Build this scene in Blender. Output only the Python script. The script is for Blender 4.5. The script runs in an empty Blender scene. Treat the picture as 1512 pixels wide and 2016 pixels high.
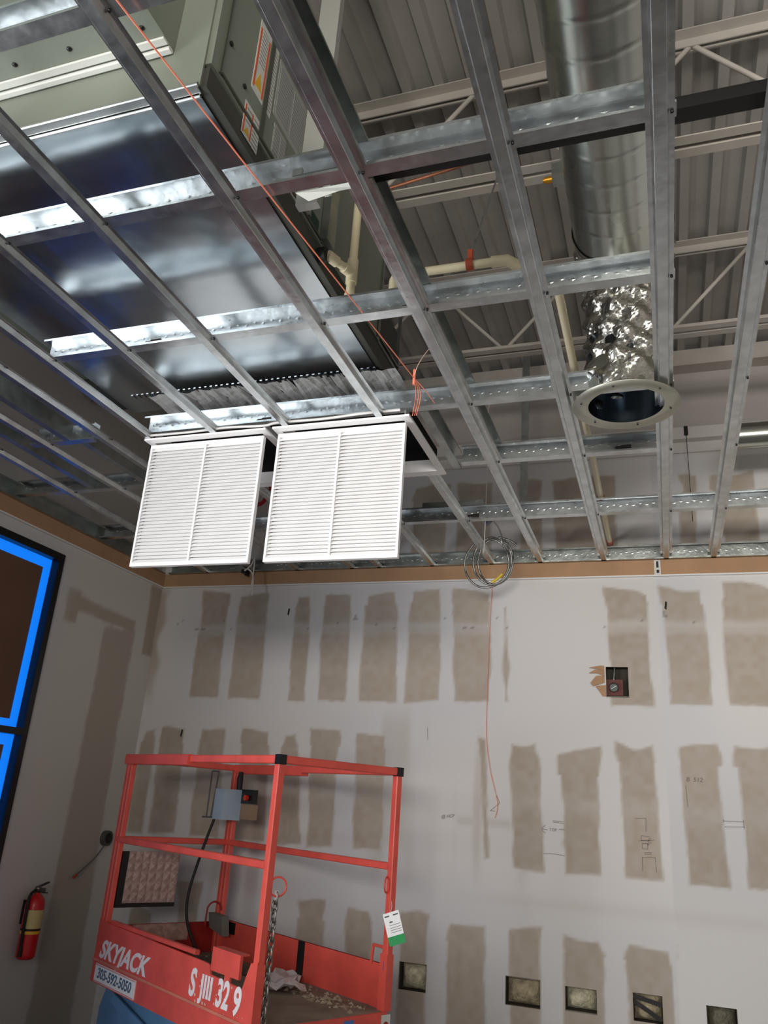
import bpy, bmesh, math, random
import numpy as np
from mathutils import Vector, Matrix
random.seed(7); rng = np.random.default_rng(7)
C = bpy.context.scene.collection
SC = bpy.context.scene
CZ = 1.75                     # camera height above the floor

# ------------------------------------------------------------------ camera
ROWS = [[0.9463436, 0.3164362, 0.0655891], [-0.0515418, 0.3481551, -0.9360190], [-0.3190254, 0.8824150, 0.3457840]]
cd = bpy.data.cameras.new('camera'); cam = bpy.data.objects.new('camera', cd); C.objects.link(cam)
r, d, f = [Vector(v) for v in ROWS]
m = Matrix.Identity(4)
for i in range(3):
    m[i][0] = r[i]; m[i][1] = -d[i]; m[i][2] = -f[i]
m[2][3] = CZ
cam.matrix_world = m
cd.sensor_fit = 'VERTICAL'; cd.sensor_height = 36; cd.sensor_width = 27
cd.lens = 1571.2 / 2016 * 36; cd.clip_start = .05; cd.clip_end = 60
SC.camera = cam

# ------------------------------------------------------------------ world, light, exposure
w = bpy.data.worlds.new('sky'); SC.world = w; w.use_nodes = True
w.node_tree.nodes['Background'].inputs[0].default_value = (.62, .78, 1, 1)
w.node_tree.nodes['Background'].inputs[1].default_value = .25
SC.view_settings.view_transform = 'Standard'; SC.view_settings.look = 'None'
SC.view_settings.gamma = 1; SC.view_settings.use_curve_mapping = False
SC.view_settings.exposure = 0.16

XL_ = -3.727
def area(name, loc, aim, sx, sy, power, col):
    l = bpy.data.lights.new(name, 'AREA'); l.shape = 'RECTANGLE'; l.size = sx; l.size_y = sy
    l.energy = power; l.color = col
    o = bpy.data.objects.new(name, l); C.objects.link(o); o.location = loc
    o.rotation_euler = (Vector(aim) - Vector(loc)).to_track_quat('-Z', 'Y').to_euler()
    return o
# daylight through the clear bays of the left window and through the shopfront behind the camera
l_ = area('daylight_left_window', (XL_-.10, .05, 1.85), (XL_+3, .25, 2.5), 2.9, 2.4, 200, (.97, .985, 1)); l_.data.spread = 2.8
l_ = area('daylight_shopfront', (.6, -3.02, 2.6), (1.0, 5, 4.3), 3.2, .9, 80, (1, .95, .88)); l_.data.spread = 1.5

# ------------------------------------------------------------------ materials
def lin(h):
    h = h.lstrip('#'); o = []
    for i in (0, 2, 4):
        c = int(h[i:i+2], 16) / 255
        o.append(c / 12.92 if c <= .04045 else ((c + .055) / 1.055) ** 2.4)
    return (*o, 1)
MATS = {}
def mat(name, col, rough=.6, metal=0, var=0, vscale=8, bump=0, bscale=40, stretch=None, emit=0, spec=.5, rvar=0):
    if name in MATS: return MATS[name]
    M = bpy.data.materials.new(name); M.use_nodes = True; nt = M.node_tree; N = nt.nodes; Lk = nt.links
    b = N['Principled BSDF']; c = lin(col)
    b.inputs['Base Color'].default_value = c; b.inputs['Roughness'].default_value = rough
    b.inputs['Metallic'].default_value = metal; b.inputs['Specular IOR Level'].default_value = spec
    if var or bump or rvar:
        tc = N.new('ShaderNodeTexCoord'); mp = N.new('ShaderNodeMapping'); Lk.new(tc.outputs['Object'], mp.inputs[0])
        if stretch: mp.inputs['Scale'].default_value = stretch
    if var:
        n = N.new('ShaderNodeTexNoise'); n.inputs['Scale'].default_value = vscale; n.inputs['Detail'].default_value = 5
        Lk.new(mp.outputs[0], n.inputs['Vector'])
        rp = N.new('ShaderNodeValToRGB'); rp.color_ramp.elements[0].position = .32; rp.color_ramp.elements[1].position = .68
        rp.color_ramp.elements[0].color = tuple(x * (1 - var) for x in c[:3]) + (1,)
        rp.color_ramp.elements[1].color = tuple(min(1, x * (1 + var)) for x in c[:3]) + (1,)
        Lk.new(n.outputs[0], rp.inputs[0]); Lk.new(rp.outputs[0], b.inputs['Base Color'])
    if rvar:
        n = N.new('ShaderNodeTexNoise'); n.inputs['Scale'].default_value = vscale * 1.7; Lk.new(mp.outputs[0], n.inputs['Vector'])
        mr = N.new('ShaderNodeMapRange'); mr.inputs[3].default_value = rough - rvar; mr.inputs[4].default_value = rough + rvar
        Lk.new(n.outputs[0], mr.inputs[0]); Lk.new(mr.outputs[0], b.inputs['Roughness'])
    if bump:
        n = N.new('ShaderNodeTexNoise'); n.inputs['Scale'].default_value = bscale; n.inputs['Detail'].default_value = 3
        Lk.new(mp.outputs[0], n.inputs['Vector'])
        bp = N.new('ShaderNodeBump'); bp.inputs['Strength'].default_value = bump; bp.inputs['Distance'].default_value = .01
        Lk.new(n.outputs[0], bp.inputs['Height']); Lk.new(bp.outputs[0], b.inputs['Normal'])
    if emit:
        b.inputs['Emission Color'].default_value = c; b.inputs['Emission Strength'].default_value = emit
    MATS[name] = M; return M
GALV = mat('galvanized steel', '#c3c8ca', .30, 1, .14, 14, .12, 20, rvar=.08)
GALVD = mat('dull galvanized steel', '#a9aeab', .38, 1, .22, 9, .3, 18, rvar=.08)
SHEET = mat('sheet metal pan', '#b9c0c4', .24, 1, .05, 2, .9, 2.3, rvar=.05)
SPIRAL = mat('spiral duct steel', '#bfc3bc', .27, 1, .06, 3, .05, 6, rvar=.04)
FOIL = mat('crumpled foil', '#d0cec8', .24, 1, .05, 9, .8, 16)
FOILW = mat('foil faced liner', '#e6e5e2', .40, .25, .10, 14, .8, 22)
OLIVE = mat('olive enamel', '#80867a', .38, 0, .05, 3, .05, 60)
OLIVED = mat('dark olive enamel', '#4c5044', .45, 0, .05, 3)
DECKP = mat('painted steel deck', '#9e9a94', .7, 0, .10, 3)
JOISTP = mat('painted joist steel', '#b2aca4', .6, 0, .08, 6)
WHITE = mat('white enamel', '#f3f2f2', .35)
WHITED = mat('white plastic', '#dcdad8', .5)
LABEL = mat('label paper', '#cfcfca', .6)
LABELG = mat('grey label paper', '#a3a49f', .6)
ORANGE = mat('orange print', '#d3603a', .6)
YELLOW = mat('yellow print', '#e0ac27', .6)
INK = mat('grey ink', '#55575a', .7)
BLACK = mat('black rubber', '#0b0b0b', .6)
BLACKM = mat('black painted metal', '#0d0d0e', .4)
PVC = mat('cream pvc', '#e2d6b3', .35)
RED = mat('red lift paint', '#da564a', .38, 0, .12, 7, .04, 50)
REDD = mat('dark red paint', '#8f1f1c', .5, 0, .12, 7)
STRING = mat('orange pink string', '#e98468', .8)
COPPER = mat('copper', '#8f5a3e', .5, .6)
CARDB = mat('brown board edge', '#ab8767', .85, 0, .07, 6)
PAPER = mat('brown kraft paper', '#6b4d3a', .8, 0, .10, 2)
ALU = mat('black window aluminium', '#060607', .35)
INSUL = mat('yellow insulation', '#c6bfa4', .95, 0, .3, 25, 1, 60)
DARKV = mat('dark cavity', '#2a2521', .9)
CAVITY = mat('cavity gypsum', '#3e382f', .9)
PINK = mat('pink embossed mat', '#ad938e', .7, 0, .22, 45)
DUST = mat('dusty platform deck', '#86796a', .9, 0, .22, 9, .4, 30)
PAPERW = mat('crumpled paper', '#d2cccb', .8)
BLUEG = mat('blue grey machine paint', '#5f8bb3', .45, 0, .1, 5)
BOXG = mat('pale blue grey plastic', '#9fb2c4', .35)
KRAFT = mat('tan cardboard', '#8f7560', .85)
CHAIN = mat('worn chain steel', '#8d8b84', .4, .85)
CONDUIT = mat('armoured cable steel', '#9a9a98', .3, 1)
GREEN = mat('green print', '#1d9a52', .6)
DGREEN = mat('dark green print', '#173f30', .6)
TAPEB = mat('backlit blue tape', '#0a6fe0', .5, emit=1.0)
FLOORM = mat('concrete floor', '#7a756f', .7, 0, .14, 2)
PLAINW = mat('plain drywall', '#b5aea6', .9, 0, .12, 1.2)
BRICKR = mat('rust red plastic', '#a5452c', .5)
FIRE = mat('extinguisher red', '#c01a1c', .3)
PENCIL = mat('pencil', '#7d766d', .9)
GLASS = mat('daylit glazing', '#9fb7d8', .1)

# ------------------------------------------------------------------ mesh helpers
class MB:
    def __init__(s): s.v = []; s.f = []; s.sm = []
    def add(s, vs, fs, smooth=False):
        o = len(s.v); s.v += [tuple(v) for v in vs]
        for q in fs: s.f.append(tuple(i + o for i in q)); s.sm.append(smooth)
        return s
    def box(s, a, b):
        x0, y0, z0 = [min(p, q) for p, q in zip(a, b)]; x1, y1, z1 = [max(p, q) for p, q in zip(a, b)]
        return s.add([(x0,y0,z0),(x1,y0,z0),(x1,y1,z0),(x0,y1,z0),(x0,y0,z1),(x1,y0,z1),(x1,y1,z1),(x0,y1,z1)],
                     [(0,3,2,1),(4,5,6,7),(0,1,5,4),(1,2,6,5),(2,3,7,6),(3,0,4,7)])
    def bar(s, p, q, wd, ht, up=(0,0,1), bev=0):
        p = Vector(p); q = Vector(q); a = (q - p).normalized(); up = Vector(up)
        if abs(a.dot(up)) > .98: up = Vector((1,0,0))
        x = a.cross(up).normalized(); y = x.cross(a).normalized()
        hw, hh = wd/2, ht/2
        if bev: pr = [(-hw+bev,-hh),(hw-bev,-hh),(hw,-hh+bev),(hw,hh-bev),(hw-bev,hh),(-hw+bev,hh),(-hw,hh-bev),(-hw,-hh+bev)]
        else: pr = [(-hw,-hh),(hw,-hh),(hw,hh),(-hw,hh)]
        n = len(pr)
        vs = [p + x*u + y*t for u, t in pr] + [q + x*u + y*t for u, t in pr]
        fs = [(i, (i+1) % n, n + (i+1) % n, n + i) for i in range(n)] + [tuple(range(n-1,-1,-1)), tuple(range(n, 2*n))]
        return s.add(vs, fs)
    def tube(s, pts, rad, n=10, cap=True):
        pts = [Vector(p) for p in pts]
        rads = list(rad) if isinstance(rad, (list, tuple)) else [rad]*len(pts)
        keep = [i for i in range(len(pts)) if i == 0 or (pts[i]-pts[i-1]).length > 1e-6]
        pts = [pts[i] for i in keep]; rads = [rads[i] for i in keep]; N = len(pts)
        t0 = (pts[1]-pts[0]).normalized(); ref = Vector((0,0,1)) if abs(t0.z) < .9 else Vector((1,0,0))
        x = t0.cross(ref).normalized(); vs = []
        for i in range(N):
            t = (pts[min(i+1,N-1)] - pts[max(i-1,0)]).normalized()
            x = (x - t*x.dot(t)).normalized(); y = t.cross(x)
            for k in range(n):
                a = 2*math.pi*k/n; vs.append(pts[i] + (x*math.cos(a) + y*math.sin(a))*rads[i])
        fs = [(i*n+k, i*n+(k+1)%n, (i+1)*n+(k+1)%n, (i+1)*n+k) for i in range(N-1) for k in range(n)]
        s.add(vs, fs, True)
        if cap: s.add(vs[:n], [tuple(range(n-1,-1,-1))]); s.add(vs[-n:], [tuple(range(n))])
        return s
    def lathe(s, prof, n=28, c=(0,0,0), cap=True):          # (radius, z)
        c = Vector(c); vs = []
        for rr, z in prof:
            for k in range(n):
                a = 2*math.pi*k/n; vs.append(c + Vector((rr*math.cos(a), rr*math.sin(a), z)))
        fs = [(i*n+k, i*n+(k+1)%n, (i+1)*n+(k+1)%n, (i+1)*n+k) for i in range(len(prof)-1) for k in range(n)]
        return s.add(vs, fs, True)
    def sheet(s, prof, axis, a, b, t=.0012):                 # open profile (u,z) swept along x or y, given thickness t
        n = len(prof); P = [Vector(p) for p in prof]; nor = []
        for i in range(n):
            e = (P[min(i+1,n-1)] - P[max(i-1,0)]).normalized(); nor.append(Vector((-e.y, e.x)))
        ring = P + [P[i] + nor[i]*t for i in range(n-1,-1,-1)]; m_ = len(ring)
        def put(p, l): return (p.x, l, p.y) if axis == 'y' else (l, p.x, p.y)
        vs = [put(p, a) for p in ring] + [put(p, b) for p in ring]
        fs = [(i,(i+1)%m_, m_+(i+1)%m_, m_+i) for i in range(m_)]
        for i in range(n-1):
            fs.append((i, i+1, m_-2-i, m_-1-i)); fs.append((m_+i, m_+m_-1-i, m_+m_-2-i, m_+i+1))
        return s.add(vs, fs)
    def poly(s, pts, nrm, t):                                # flat outline with thickness
        n = len(pts); nrm = Vector(nrm).normalized(); P = [Vector(p) for p in pts]
        vs = P + [p + nrm*t for p in P]
        return s.add(vs, [tuple(range(n-1,-1,-1)), tuple(range(n,2*n))] + [(i,(i+1)%n,n+(i+1)%n,n+i) for i in range(n)])
    def build(s, name, m_, parent=None, loc=None):
        me = bpy.data.meshes.new(name); me.from_pydata(s.v, [], s.f); me.update()
        me.polygons.foreach_set('use_smooth', s.sm)
        bm = bmesh.new(); bm.from_mesh(me); bmesh.ops.recalc_face_normals(bm, faces=bm.faces); bm.to_mesh(me); bm.free()
        me.materials.append(m_)
        o = bpy.data.objects.new(name, me); C.objects.link(o)
        if loc is not None: o.location = loc
        if parent is not None:
            o.parent = parent
            if loc is None: o.matrix_parent_inverse = parent.matrix_world.inverted() if False else Matrix.Translation(-parent_loc(parent)) if parent_rot0(parent) else Matrix.Identity(4)
        return o
def world_of(o):
    M = Matrix.Identity(4)
    while o is not None:
        M = o.matrix_parent_inverse @ (Matrix.Translation(o.location) @ o.rotation_euler.to_matrix().to_4x4()) @ M
        o = o.parent
    return M
def parent_loc(p): return world_of(p).translation
def parent_rot0(p): return not p.get('_local')
def tag(o, label=None, cat=None, group=None, kind=None):
    if label: o['label'] = label
    if cat: o['category'] = cat
    if group: o['group'] = group
    if kind: o['kind'] = kind
    return o
def thing(name, label, cat, loc=(0,0,0), group=None, rot=None, local=False):
    o = bpy.data.objects.new(name, None); C.objects.link(o); o.location = loc; o.empty_display_size = .1
    if rot: o.rotation_euler = rot
    if local: o['_local'] = 1
    return tag(o, label, cat, group)
def text(name, s, size, m_, parent, o, ux, uy, depth=.0006, sx=1, align='CENTER'):
    """lettering laid at o, reading along ux with height along uy"""
    cu = bpy.data.curves.new(name, 'FONT'); cu.body = s; cu.size = size; cu.extrude = depth; cu.align_x = align; cu.align_y = 'CENTER'
    cu.offset = size*(.034 if 'lettering' in name and size > .1 else .016)
    t = bpy.data.objects.new(name, cu); C.objects.link(t); bpy.context.view_layer.update()
    me = bpy.data.meshes.new_from_object(t.evaluated_get(bpy.context.evaluated_depsgraph_get()))
    C.objects.unlink(t); bpy.data.objects.remove(t)
    ux = Vector(ux).normalized(); uy = Vector(uy); uy = (uy - ux*uy.dot(ux)).normalized() if abs(uy.normalized().dot(ux)) < .02 else uy.normalized(); uz = ux.cross(uy).normalized()
    M = Matrix(((ux.x*sx,uy.x,uz.x,o[0]),(ux.y*sx,uy.y,uz.y,o[1]),(ux.z*sx,uy.z,uz.z,o[2]),(0,0,0,1)))
    me.transform(M); me.materials.clear(); me.materials.append(m_)
    ob = bpy.data.objects.new(name, me); C.objects.link(ob)
    if parent is not None:
        ob.parent = parent
        if parent_rot0(parent): ob.matrix_parent_inverse = Matrix.Translation(-parent_loc(parent))
    return ob
def arc(c, rad, a0, a1, n, u, v):
    c = Vector(c); u = Vector(u); v = Vector(v)
    return [c + u*rad*math.cos(a0+(a1-a0)*i/n) + v*rad*math.sin(a0+(a1-a0)*i/n) for i in range(n+1)]
def smooth_path(pts, k=6):
    P = [Vector(p) for p in pts]; out = []
    for i in range(len(P)-1):
        p0 = P[max(i-1,0)]; p1 = P[i]; p2 = P[i+1]; p3 = P[min(i+2,len(P)-1)]
        for j in range(k):
            t = j/k
            out.append(.5*((2*p1)+(p2-p0)*t+(2*p0-5*p1+4*p2-p3)*t*t+(3*p1-p0-3*p2+p3)*t**3))
    return out + [P[-1]]

XL, XR, YB, YF = -3.727, 3.45, 5.265, -3.05
ZC = 1.62 + CZ                # underside of the furring channels
ZK = 3.1 + CZ                 # underside of the roof deck

# ------------------------------------------------------------------ back wall: taped drywall
PATCH = [[(-3.34,3.22),(-3.12,3.2),(-3.1,2.42),(-3.34,2.42)],[(-3.02,3.19),(-2.78,3.2),(-2.75,2.41),(-3.01,2.42)],
[(-2.54,3.18),(-2.43,3.18),(-2.4,2.41),(-2.53,2.41)],[(-2.33,3.2),(-2.11,3.18),(-2.09,2.41),(-2.3,2.42)],
[(-2.01,3.2),(-1.76,3.21),(-1.72,2.42),(-1.99,2.42)],[(-1.66,3.21),(-1.44,3.22),(-1.42,2.44),(-1.66,2.42)],
[(-1.35,3.21),(-1.08,3.18),(-1.08,2.44),(-1.32,2.43)],[(-1,3.18),(-0.97,3.18),(-0.95,2.44),(-0.98,2.44)],
[(-0.32,3.18),(-0.07,3.14),(-0.06,2.44),(-0.3,2.44)],[(0.03,3.18),(0.27,3.18),(0.28,2.45),(0.04,2.45)],
[(0.38,3.22),(0.7,3.19),(0.66,2.45),(0.37,2.45)],
[(-3.70,2.19),(-3.58,2.19),(-3.56,1.46),(-3.70,1.45)],[(-3.53,2.19),(-3.33,2.2),(-3.29,1.47),(-3.51,1.47)],
[(-3.2,2.2),(-3,2.2),(-2.95,1.47),(-3.18,1.47)],[(-2.85,2.2),(-2.64,2.21),(-2.6,1.48),(-2.86,1.48)],
[(-2.55,2.2),(-2.43,2.2),(-2.33,1.49),(-2.5,1.47)],[(-2.32,2.21),(-2.12,2.21),(-2.1,1.48),(-2.28,1.47)],
[(-1.99,2.21),(-1.77,2.21),(-1.76,1.48),(-1.96,1.48)],[(-1.14,2.21),(-1.1,2.2),(-1.06,1.5),(-1.09,1.49)],
[(-0.95,2.19),(-0.76,2.21),(-0.73,1.45),(-0.91,1.46)],[(-0.62,2.11),(-0.41,2.15),(-0.39,1.45),(-0.6,1.45)],
[(-0.27,2.2),(-0.08,2.2),(-0.05,1.46),(-0.26,1.46)],[(0.07,2.2),(0.27,2.21),(0.3,1.45),(0.09,1.45)],
[(0.4,2.2),(0.69,2.21),(0.64,1.47),(0.4,1.46)],[(-3.2,1.16),(-3.03,1.18),(-3.02,0.9),(-3.18,0.89)],
[(-2.31,1.15),(-2.11,1.17),(-2.09,0.48),(-2.29,0.46)],[(-1.98,1.16),(-1.8,1.15),(-1.77,0.53),(-1.93,0.5)],
[(-1.6,1.13),(-1.44,1.13),(-1.43,0.51),(-1.61,0.48)],[(-1.3,1.12),(-1.07,1.13),(-1.07,0.56),(-1.3,0.53)],
[(-0.94,1.12),(-0.75,1.14),(-0.75,0.6),(-0.92,0.58)],[(-0.62,1.13),(-0.4,1.13),(-0.39,0.65),(-0.62,0.62)],
[(-0.27,1.13),(-0.03,1.11),(-0.03,0.7),(-0.27,0.67)],[(-3.53,0.96),(-3.38,0.97),(-3.4,0.77),(-3.56,0.75)],
[(-1.94,3.95),(-1.8,3.95),(-1.82,3.46),(-1.96,3.47)],[(-1.67,3.99),(-1.42,3.98),(-1.43,3.46),(-1.69,3.47)],
[(-1.33,3.99),(-1.09,3.99),(-1.09,3.46),(-1.34,3.47)],[(-0.89,3.97),(-0.75,3.97),(-0.73,3.45),(-0.89,3.46)],
[(-0.65,3.97),(-0.24,3.98),(-0.24,3.46),(-0.64,3.47)],[(0.19,3.95),(0.28,3.95),(0.26,3.48),(0.16,3.47)],
[(0.37,3.95),(0.62,3.95),(0.63,3.47),(0.42,3.47)],[(0.77,3.94),(0.98,3.92),(0.98,3.48),(0.79,3.48)],
[(1.1,3.2),(1.35,3.2),(1.36,2.45),(1.1,2.45)],[(1.5,3.2),(1.75,3.2),(1.74,2.45),(1.5,2.45)],[(0.82,3.2),(1.02,3.2),(1.02,2.45),(.8,2.45)],
[(0.8,2.2),(1.02,2.2),(1.02,1.46),(.8,1.46)],[(1.15,2.2),(1.4,2.2),(1.38,1.46),(1.13,1.46)]]
HOLES = [(-1.602,-1.428,.724,.878),(-.953,-.751,.729,.876),(-.613,-.437,.745,.870),(-.245,-.088,.738,.880),(.133,.287,.741,.866),(-.337,-.199,2.490,2.681)]
def vnoise(X, Y, s, seed):
    rg = np.random.default_rng(seed); G = rg.random((64, 64))
    x = X*s % 63; y = Y*s % 63; i = x.astype(int); j = y.astype(int); u = x-i; v = y-j
    u = u*u*(3-2*u); v = v*v*(3-2*v)
    return (G[i,j]*(1-u)+G[i+1,j]*u)*(1-v)+(G[i,j+1]*(1-u)+G[i+1,j+1]*u)*v
def sstep(a, b, x):
    t = np.clip((x-a)/(b-a), 0, 1); return t*t*(3-2*t)
def sdquad(X, Z, q):
    d_ = np.full(X.shape, -9.); n = len(q)
    for k in range(n):
        a = q[k]; b = q[(k+1) % n]; ex, ez = b[0]-a[0], b[1]-a[1]; L = math.hypot(ex, ez)
        d_ = np.maximum(d_, ((X-a[0])*(-ez) + (Z-a[1])*ex)/L)
    return d_                                                 # negative inside (points listed clockwise)
TAN = np.array(lin('#a89c8e')[:3]); MUD = np.array(lin('#d3d0ce')[:3])
MUDB = np.array(lin('#c4c5ca')[:3])
def grid_wall(name, x0, x1, z0, z1, step, put, colour, hole=None):
    nx = int((x1-x0)/step)+1; nz = int((z1-z0)/step)+1
    X, Z = np.meshgrid(np.linspace(x0,x1,nx), np.linspace(z0,z1,nz), indexing='ij')
    if hole is not None:                                      # snap grid lines to the cut-outs
        for a, b, c_, d_ in hole:
            for e in (a, b): X[np.abs(X[:,0]-e).argmin(),:] = e
    co = put(X.ravel(), Z.ravel()).astype(np.float32)
    idx = np.arange(nx*nz).reshape(nx, nz)
    F = np.stack([idx[:-1,:-1], idx[1:,:-1], idx[1:,1:], idx[:-1,1:]], -1).reshape(-1,4)
    if hole is not None:
        cx = X.ravel()[F].mean(1); cz = Z.ravel()[F].mean(1); keep = np.ones(len(F), bool)
        for a, b, c_, d_ in hole: keep &= ~((cx > a) & (cx < b) & (cz > c_) & (cz < d_))
        F = F[keep]
    me = bpy.data.meshes.new(name); me.vertices.add(len(co)); me.vertices.foreach_set('co', co.ravel())
    me.loops.add(F.size); me.loops.foreach_set('vertex_index', F.ravel().astype(np.int32))
    me.polygons.add(len(F)); me.polygons.foreach_set('loop_start', np.arange(0, F.size, 4, dtype=np.int32))
    me.update(calc_edges=True)
    col = colour(X.ravel(), Z.ravel()); at = me.color_attributes.new('board', 'FLOAT_COLOR', 'POINT')
    at.data.foreach_set('color', np.concatenate([col, np.ones((len(col),1))], 1).astype(np.float32).ravel())
    M = bpy.data.materials.new(name + ' drywall'); M.use_nodes = True; nt = M.node_tree; b = nt.nodes['Principled BSDF']
    a = nt.nodes.new('ShaderNodeAttribute'); a.attribute_name = 'board'; nt.links.new(a.outputs['Color'], b.inputs['Base Color'])
    b.inputs['Roughness'].default_value = .85; b.inputs['Specular IOR Level'].default_value = .25
    n = nt.nodes.new('ShaderNodeTexNoise'); n.inputs['Scale'].default_value = 9; bp = nt.nodes.new('ShaderNodeBump')
    bp.inputs['Strength'].default_value = .12; nt.links.new(n.outputs[0], bp.inputs['Height']); nt.links.new(bp.outputs[0], b.inputs['Normal'])
    me.materials.append(M); o = bpy.data.objects.new(name, me); C.objects.link(o); return o
def back_colour(X, Z):
    big = vnoise(X, Z, 1.3, 1); mid = vnoise(X, Z, 6, 2); fine = vnoise(X, Z, 26, 3); vs = vnoise(X, Z*.12, 14, 4)
    c = MUD*(.94+.1*big)[:,None]
    blue = sstep(.35, .75, vnoise(X*1.4, Z, 1.1, 9))[:,None]*.55
    c = c*(1-blue) + MUDB*blue
    edge = (mid-.5)*.020 + (fine-.5)*.010
    al = np.zeros(X.shape)
    for q in PATCH:
        s = sdquad(X, Z, q); top = q[0][1]
        e2 = edge + np.where(Z > top-.10, (mid-.5)*.05, 0)
        al = np.maximum(al, (1-sstep(-.010, .010, s + e2)))
    al *= .90 + .2*(fine-.5)
    # thin joint-compound skims over the bare board at screw height
    for z, hw, st in ((2.945,.03,.45),(2.90,.02,.25),(1.83,.05,.18)):
        al *= 1 - st*np.exp(-((Z-z+ (mid-.5)*.02)/hw)**2)
    # board showing through the streaky skim coat in the middle
    st = sstep(-2.0,-1.75,X)*(1-sstep(-1.0,-.75,X))*sstep(1.2,1.5,Z)*(1-sstep(2.2,2.45,Z))
    al = np.maximum(al, st*sstep(.35,.95,vs)*.45)
    al = np.maximum(al, .32*np.exp(-((Z-1.70)/.03)**2)*sstep(-1.3,-1.25,X)*(1-sstep(-.95,-.9,X)))
    al = np.maximum(al, .15*np.exp(-((Z-1.28)/.04)**2)*sstep(-1.4,-.9,X))
    corner = (1-sstep(-3.69,-3.62,X+(mid-.5)*.1))*sstep(2.2,2.75,Z+(mid-.5)*.3)*(1-sstep(3.2,3.3,Z))
    al = np.maximum(al, corner*.8)
    c = c*(1-al[:,None]) + TAN*(.93+.14*big)[:,None]*al[:,None]
    up = sstep(4.10,4.13,Z)[:,None]                             # bare painted shell wall above the boards
    c = c*(1-up) + np.array(lin('#b3ada9')[:3])*up*(.92+.16*big)[:,None]
    # screw dimples and scuffs
    sp = (vnoise(X, Z, 30, 6) > .93) & (np.abs(Z-2.98) < .05)
    c[sp] *= .55
    return c
wb = grid_wall('wall_back', XL, XR, 0, ZK, .0135, lambda a, b: np.stack([a, np.full(a.shape, YB), b], 1), back_colour, HOLES)
wb['kind'] = 'structure'
cv = MB()
for i, (a, b, c_, d_) in enumerate(HOLES):
    dd = .10
    cv.box((a,YB+dd,c_),(b,YB+dd+.01,d_))
    cv.box((a-.012,YB+.014,c_-.012),(a,YB+dd,d_+.012)); cv.box((b,YB+.014,c_-.012),(b+.012,YB+dd,d_+.012))
    cv.box((a,YB+.014,d_),(b,YB+dd,d_+.012)); cv.box((a,YB+.014,c_-.012),(b,YB+dd,c_))
cv.build('stud_cavity', CAVITY, wb)
ed = MB()
for (a, b, c_, d_) in HOLES:                                    # cut gypsum edge, half an inch thick
    for p, q in (((a-.001,YB+.0005,c_),(a+.002,YB+.014,d_)),((b-.002,YB+.0005,c_),(b+.001,YB+.014,d_)),((a,YB+.0005,d_-.002),(b,YB+.014,d_+.001)),((a,YB+.0005,c_-.001),(b,YB+.014,c_+.002))):
        ed.box(p, q)
ed.build('cut_edge', mat('gypsum core', '#8d857b', .95), wb)

# pencil layout marks on the board
pm = MB()
def stroke(*pts, wd=.003):
    for (x0,z0),(x1,z1) in zip(pts[:-1], pts[1:]):
        pm.bar((x0,YB-.0006,z0),(x1,YB-.0006,z1), .001, wd, up=(0,0,1) if abs(x1-x0) > abs(z1-z0) else (1,0,0))
stroke((-.675,1.738),(-.608,1.736)); stroke((-.675,1.730),(-.608,1.728))
stroke((-.740,1.686),(-.705,1.684)); stroke((-.640,1.690),(-.603,1.691)); stroke((-.74,1.69),(-.72,1.71)); stroke((-.74,1.68),(-.72,1.665))
stroke((-.731,1.549),(-.68,1.553),(-.605,1.547))
stroke((-.195,1.783),(-.132,1.788),(-.135,1.715)); stroke((-.164,1.691),(-.115,1.688),(-.115,1.665),(-.164,1.663),(-.164,1.691))
stroke((-.18,1.66),(-.09,1.672)); stroke((-.16,1.65),(-.13,1.65),(-.13,1.62),(-.16,1.62),(-.16,1.65)); stroke((-.165,1.574),(-.09,1.578),(-.088,1.50)); stroke((-.163,1.574),(-.164,1.50))
stroke((-.15,1.60),(-.11,1.602)); stroke((-.15,1.592),(-.11,1.594)); stroke((-.11,1.66),(-.13,1.64),(-.12,1.68))
stroke((.098,1.985),(.104,1.867)); stroke((.29,1.802),(.397,1.804)); stroke((.293,1.77),(.40,1.777)); stroke((.29,1.81),(.29,1.795)); stroke((.397,1.815),(.397,1.765))
stroke((-1.02,1.86),(-1.0,1.82),(-1.06,1.77),(-1.03,1.77)); stroke((-1.49,2.26),(-1.485,2.18))
o = pm.build('pencil_mark', PENCIL, wb)
text('pencil_writing', 'B  512', .035, PENCIL, wb, (.15,YB-.0008,2.018), (1,0,0), (.15,0,1), .0002)
text('pencil_writing', 'TOP', .022, PENCIL, wb, (-.672,YB-.0008,1.686), (1,0,0), (0,0,1), .0002)
text('pencil_writing', '@ HCP', .026, PENCIL, wb, (-1.33,YB-.0008,1.72), (1,0,.12), (.1,0,1), .0002)
gouge = MB()
for x, z in ((-2.60,3.06),(.045,3.07),(-3.36,2.16)):
    gouge.poly([(x-.008,YB-.001,z-.02),(x+.004,YB-.001,z-.03),(x+.010,YB-.001,z+.02),(x-.002,YB-.001,z+.028)], (0,1,0), .0008)
gouge.build('gouge', DARKV, wb)

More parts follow.
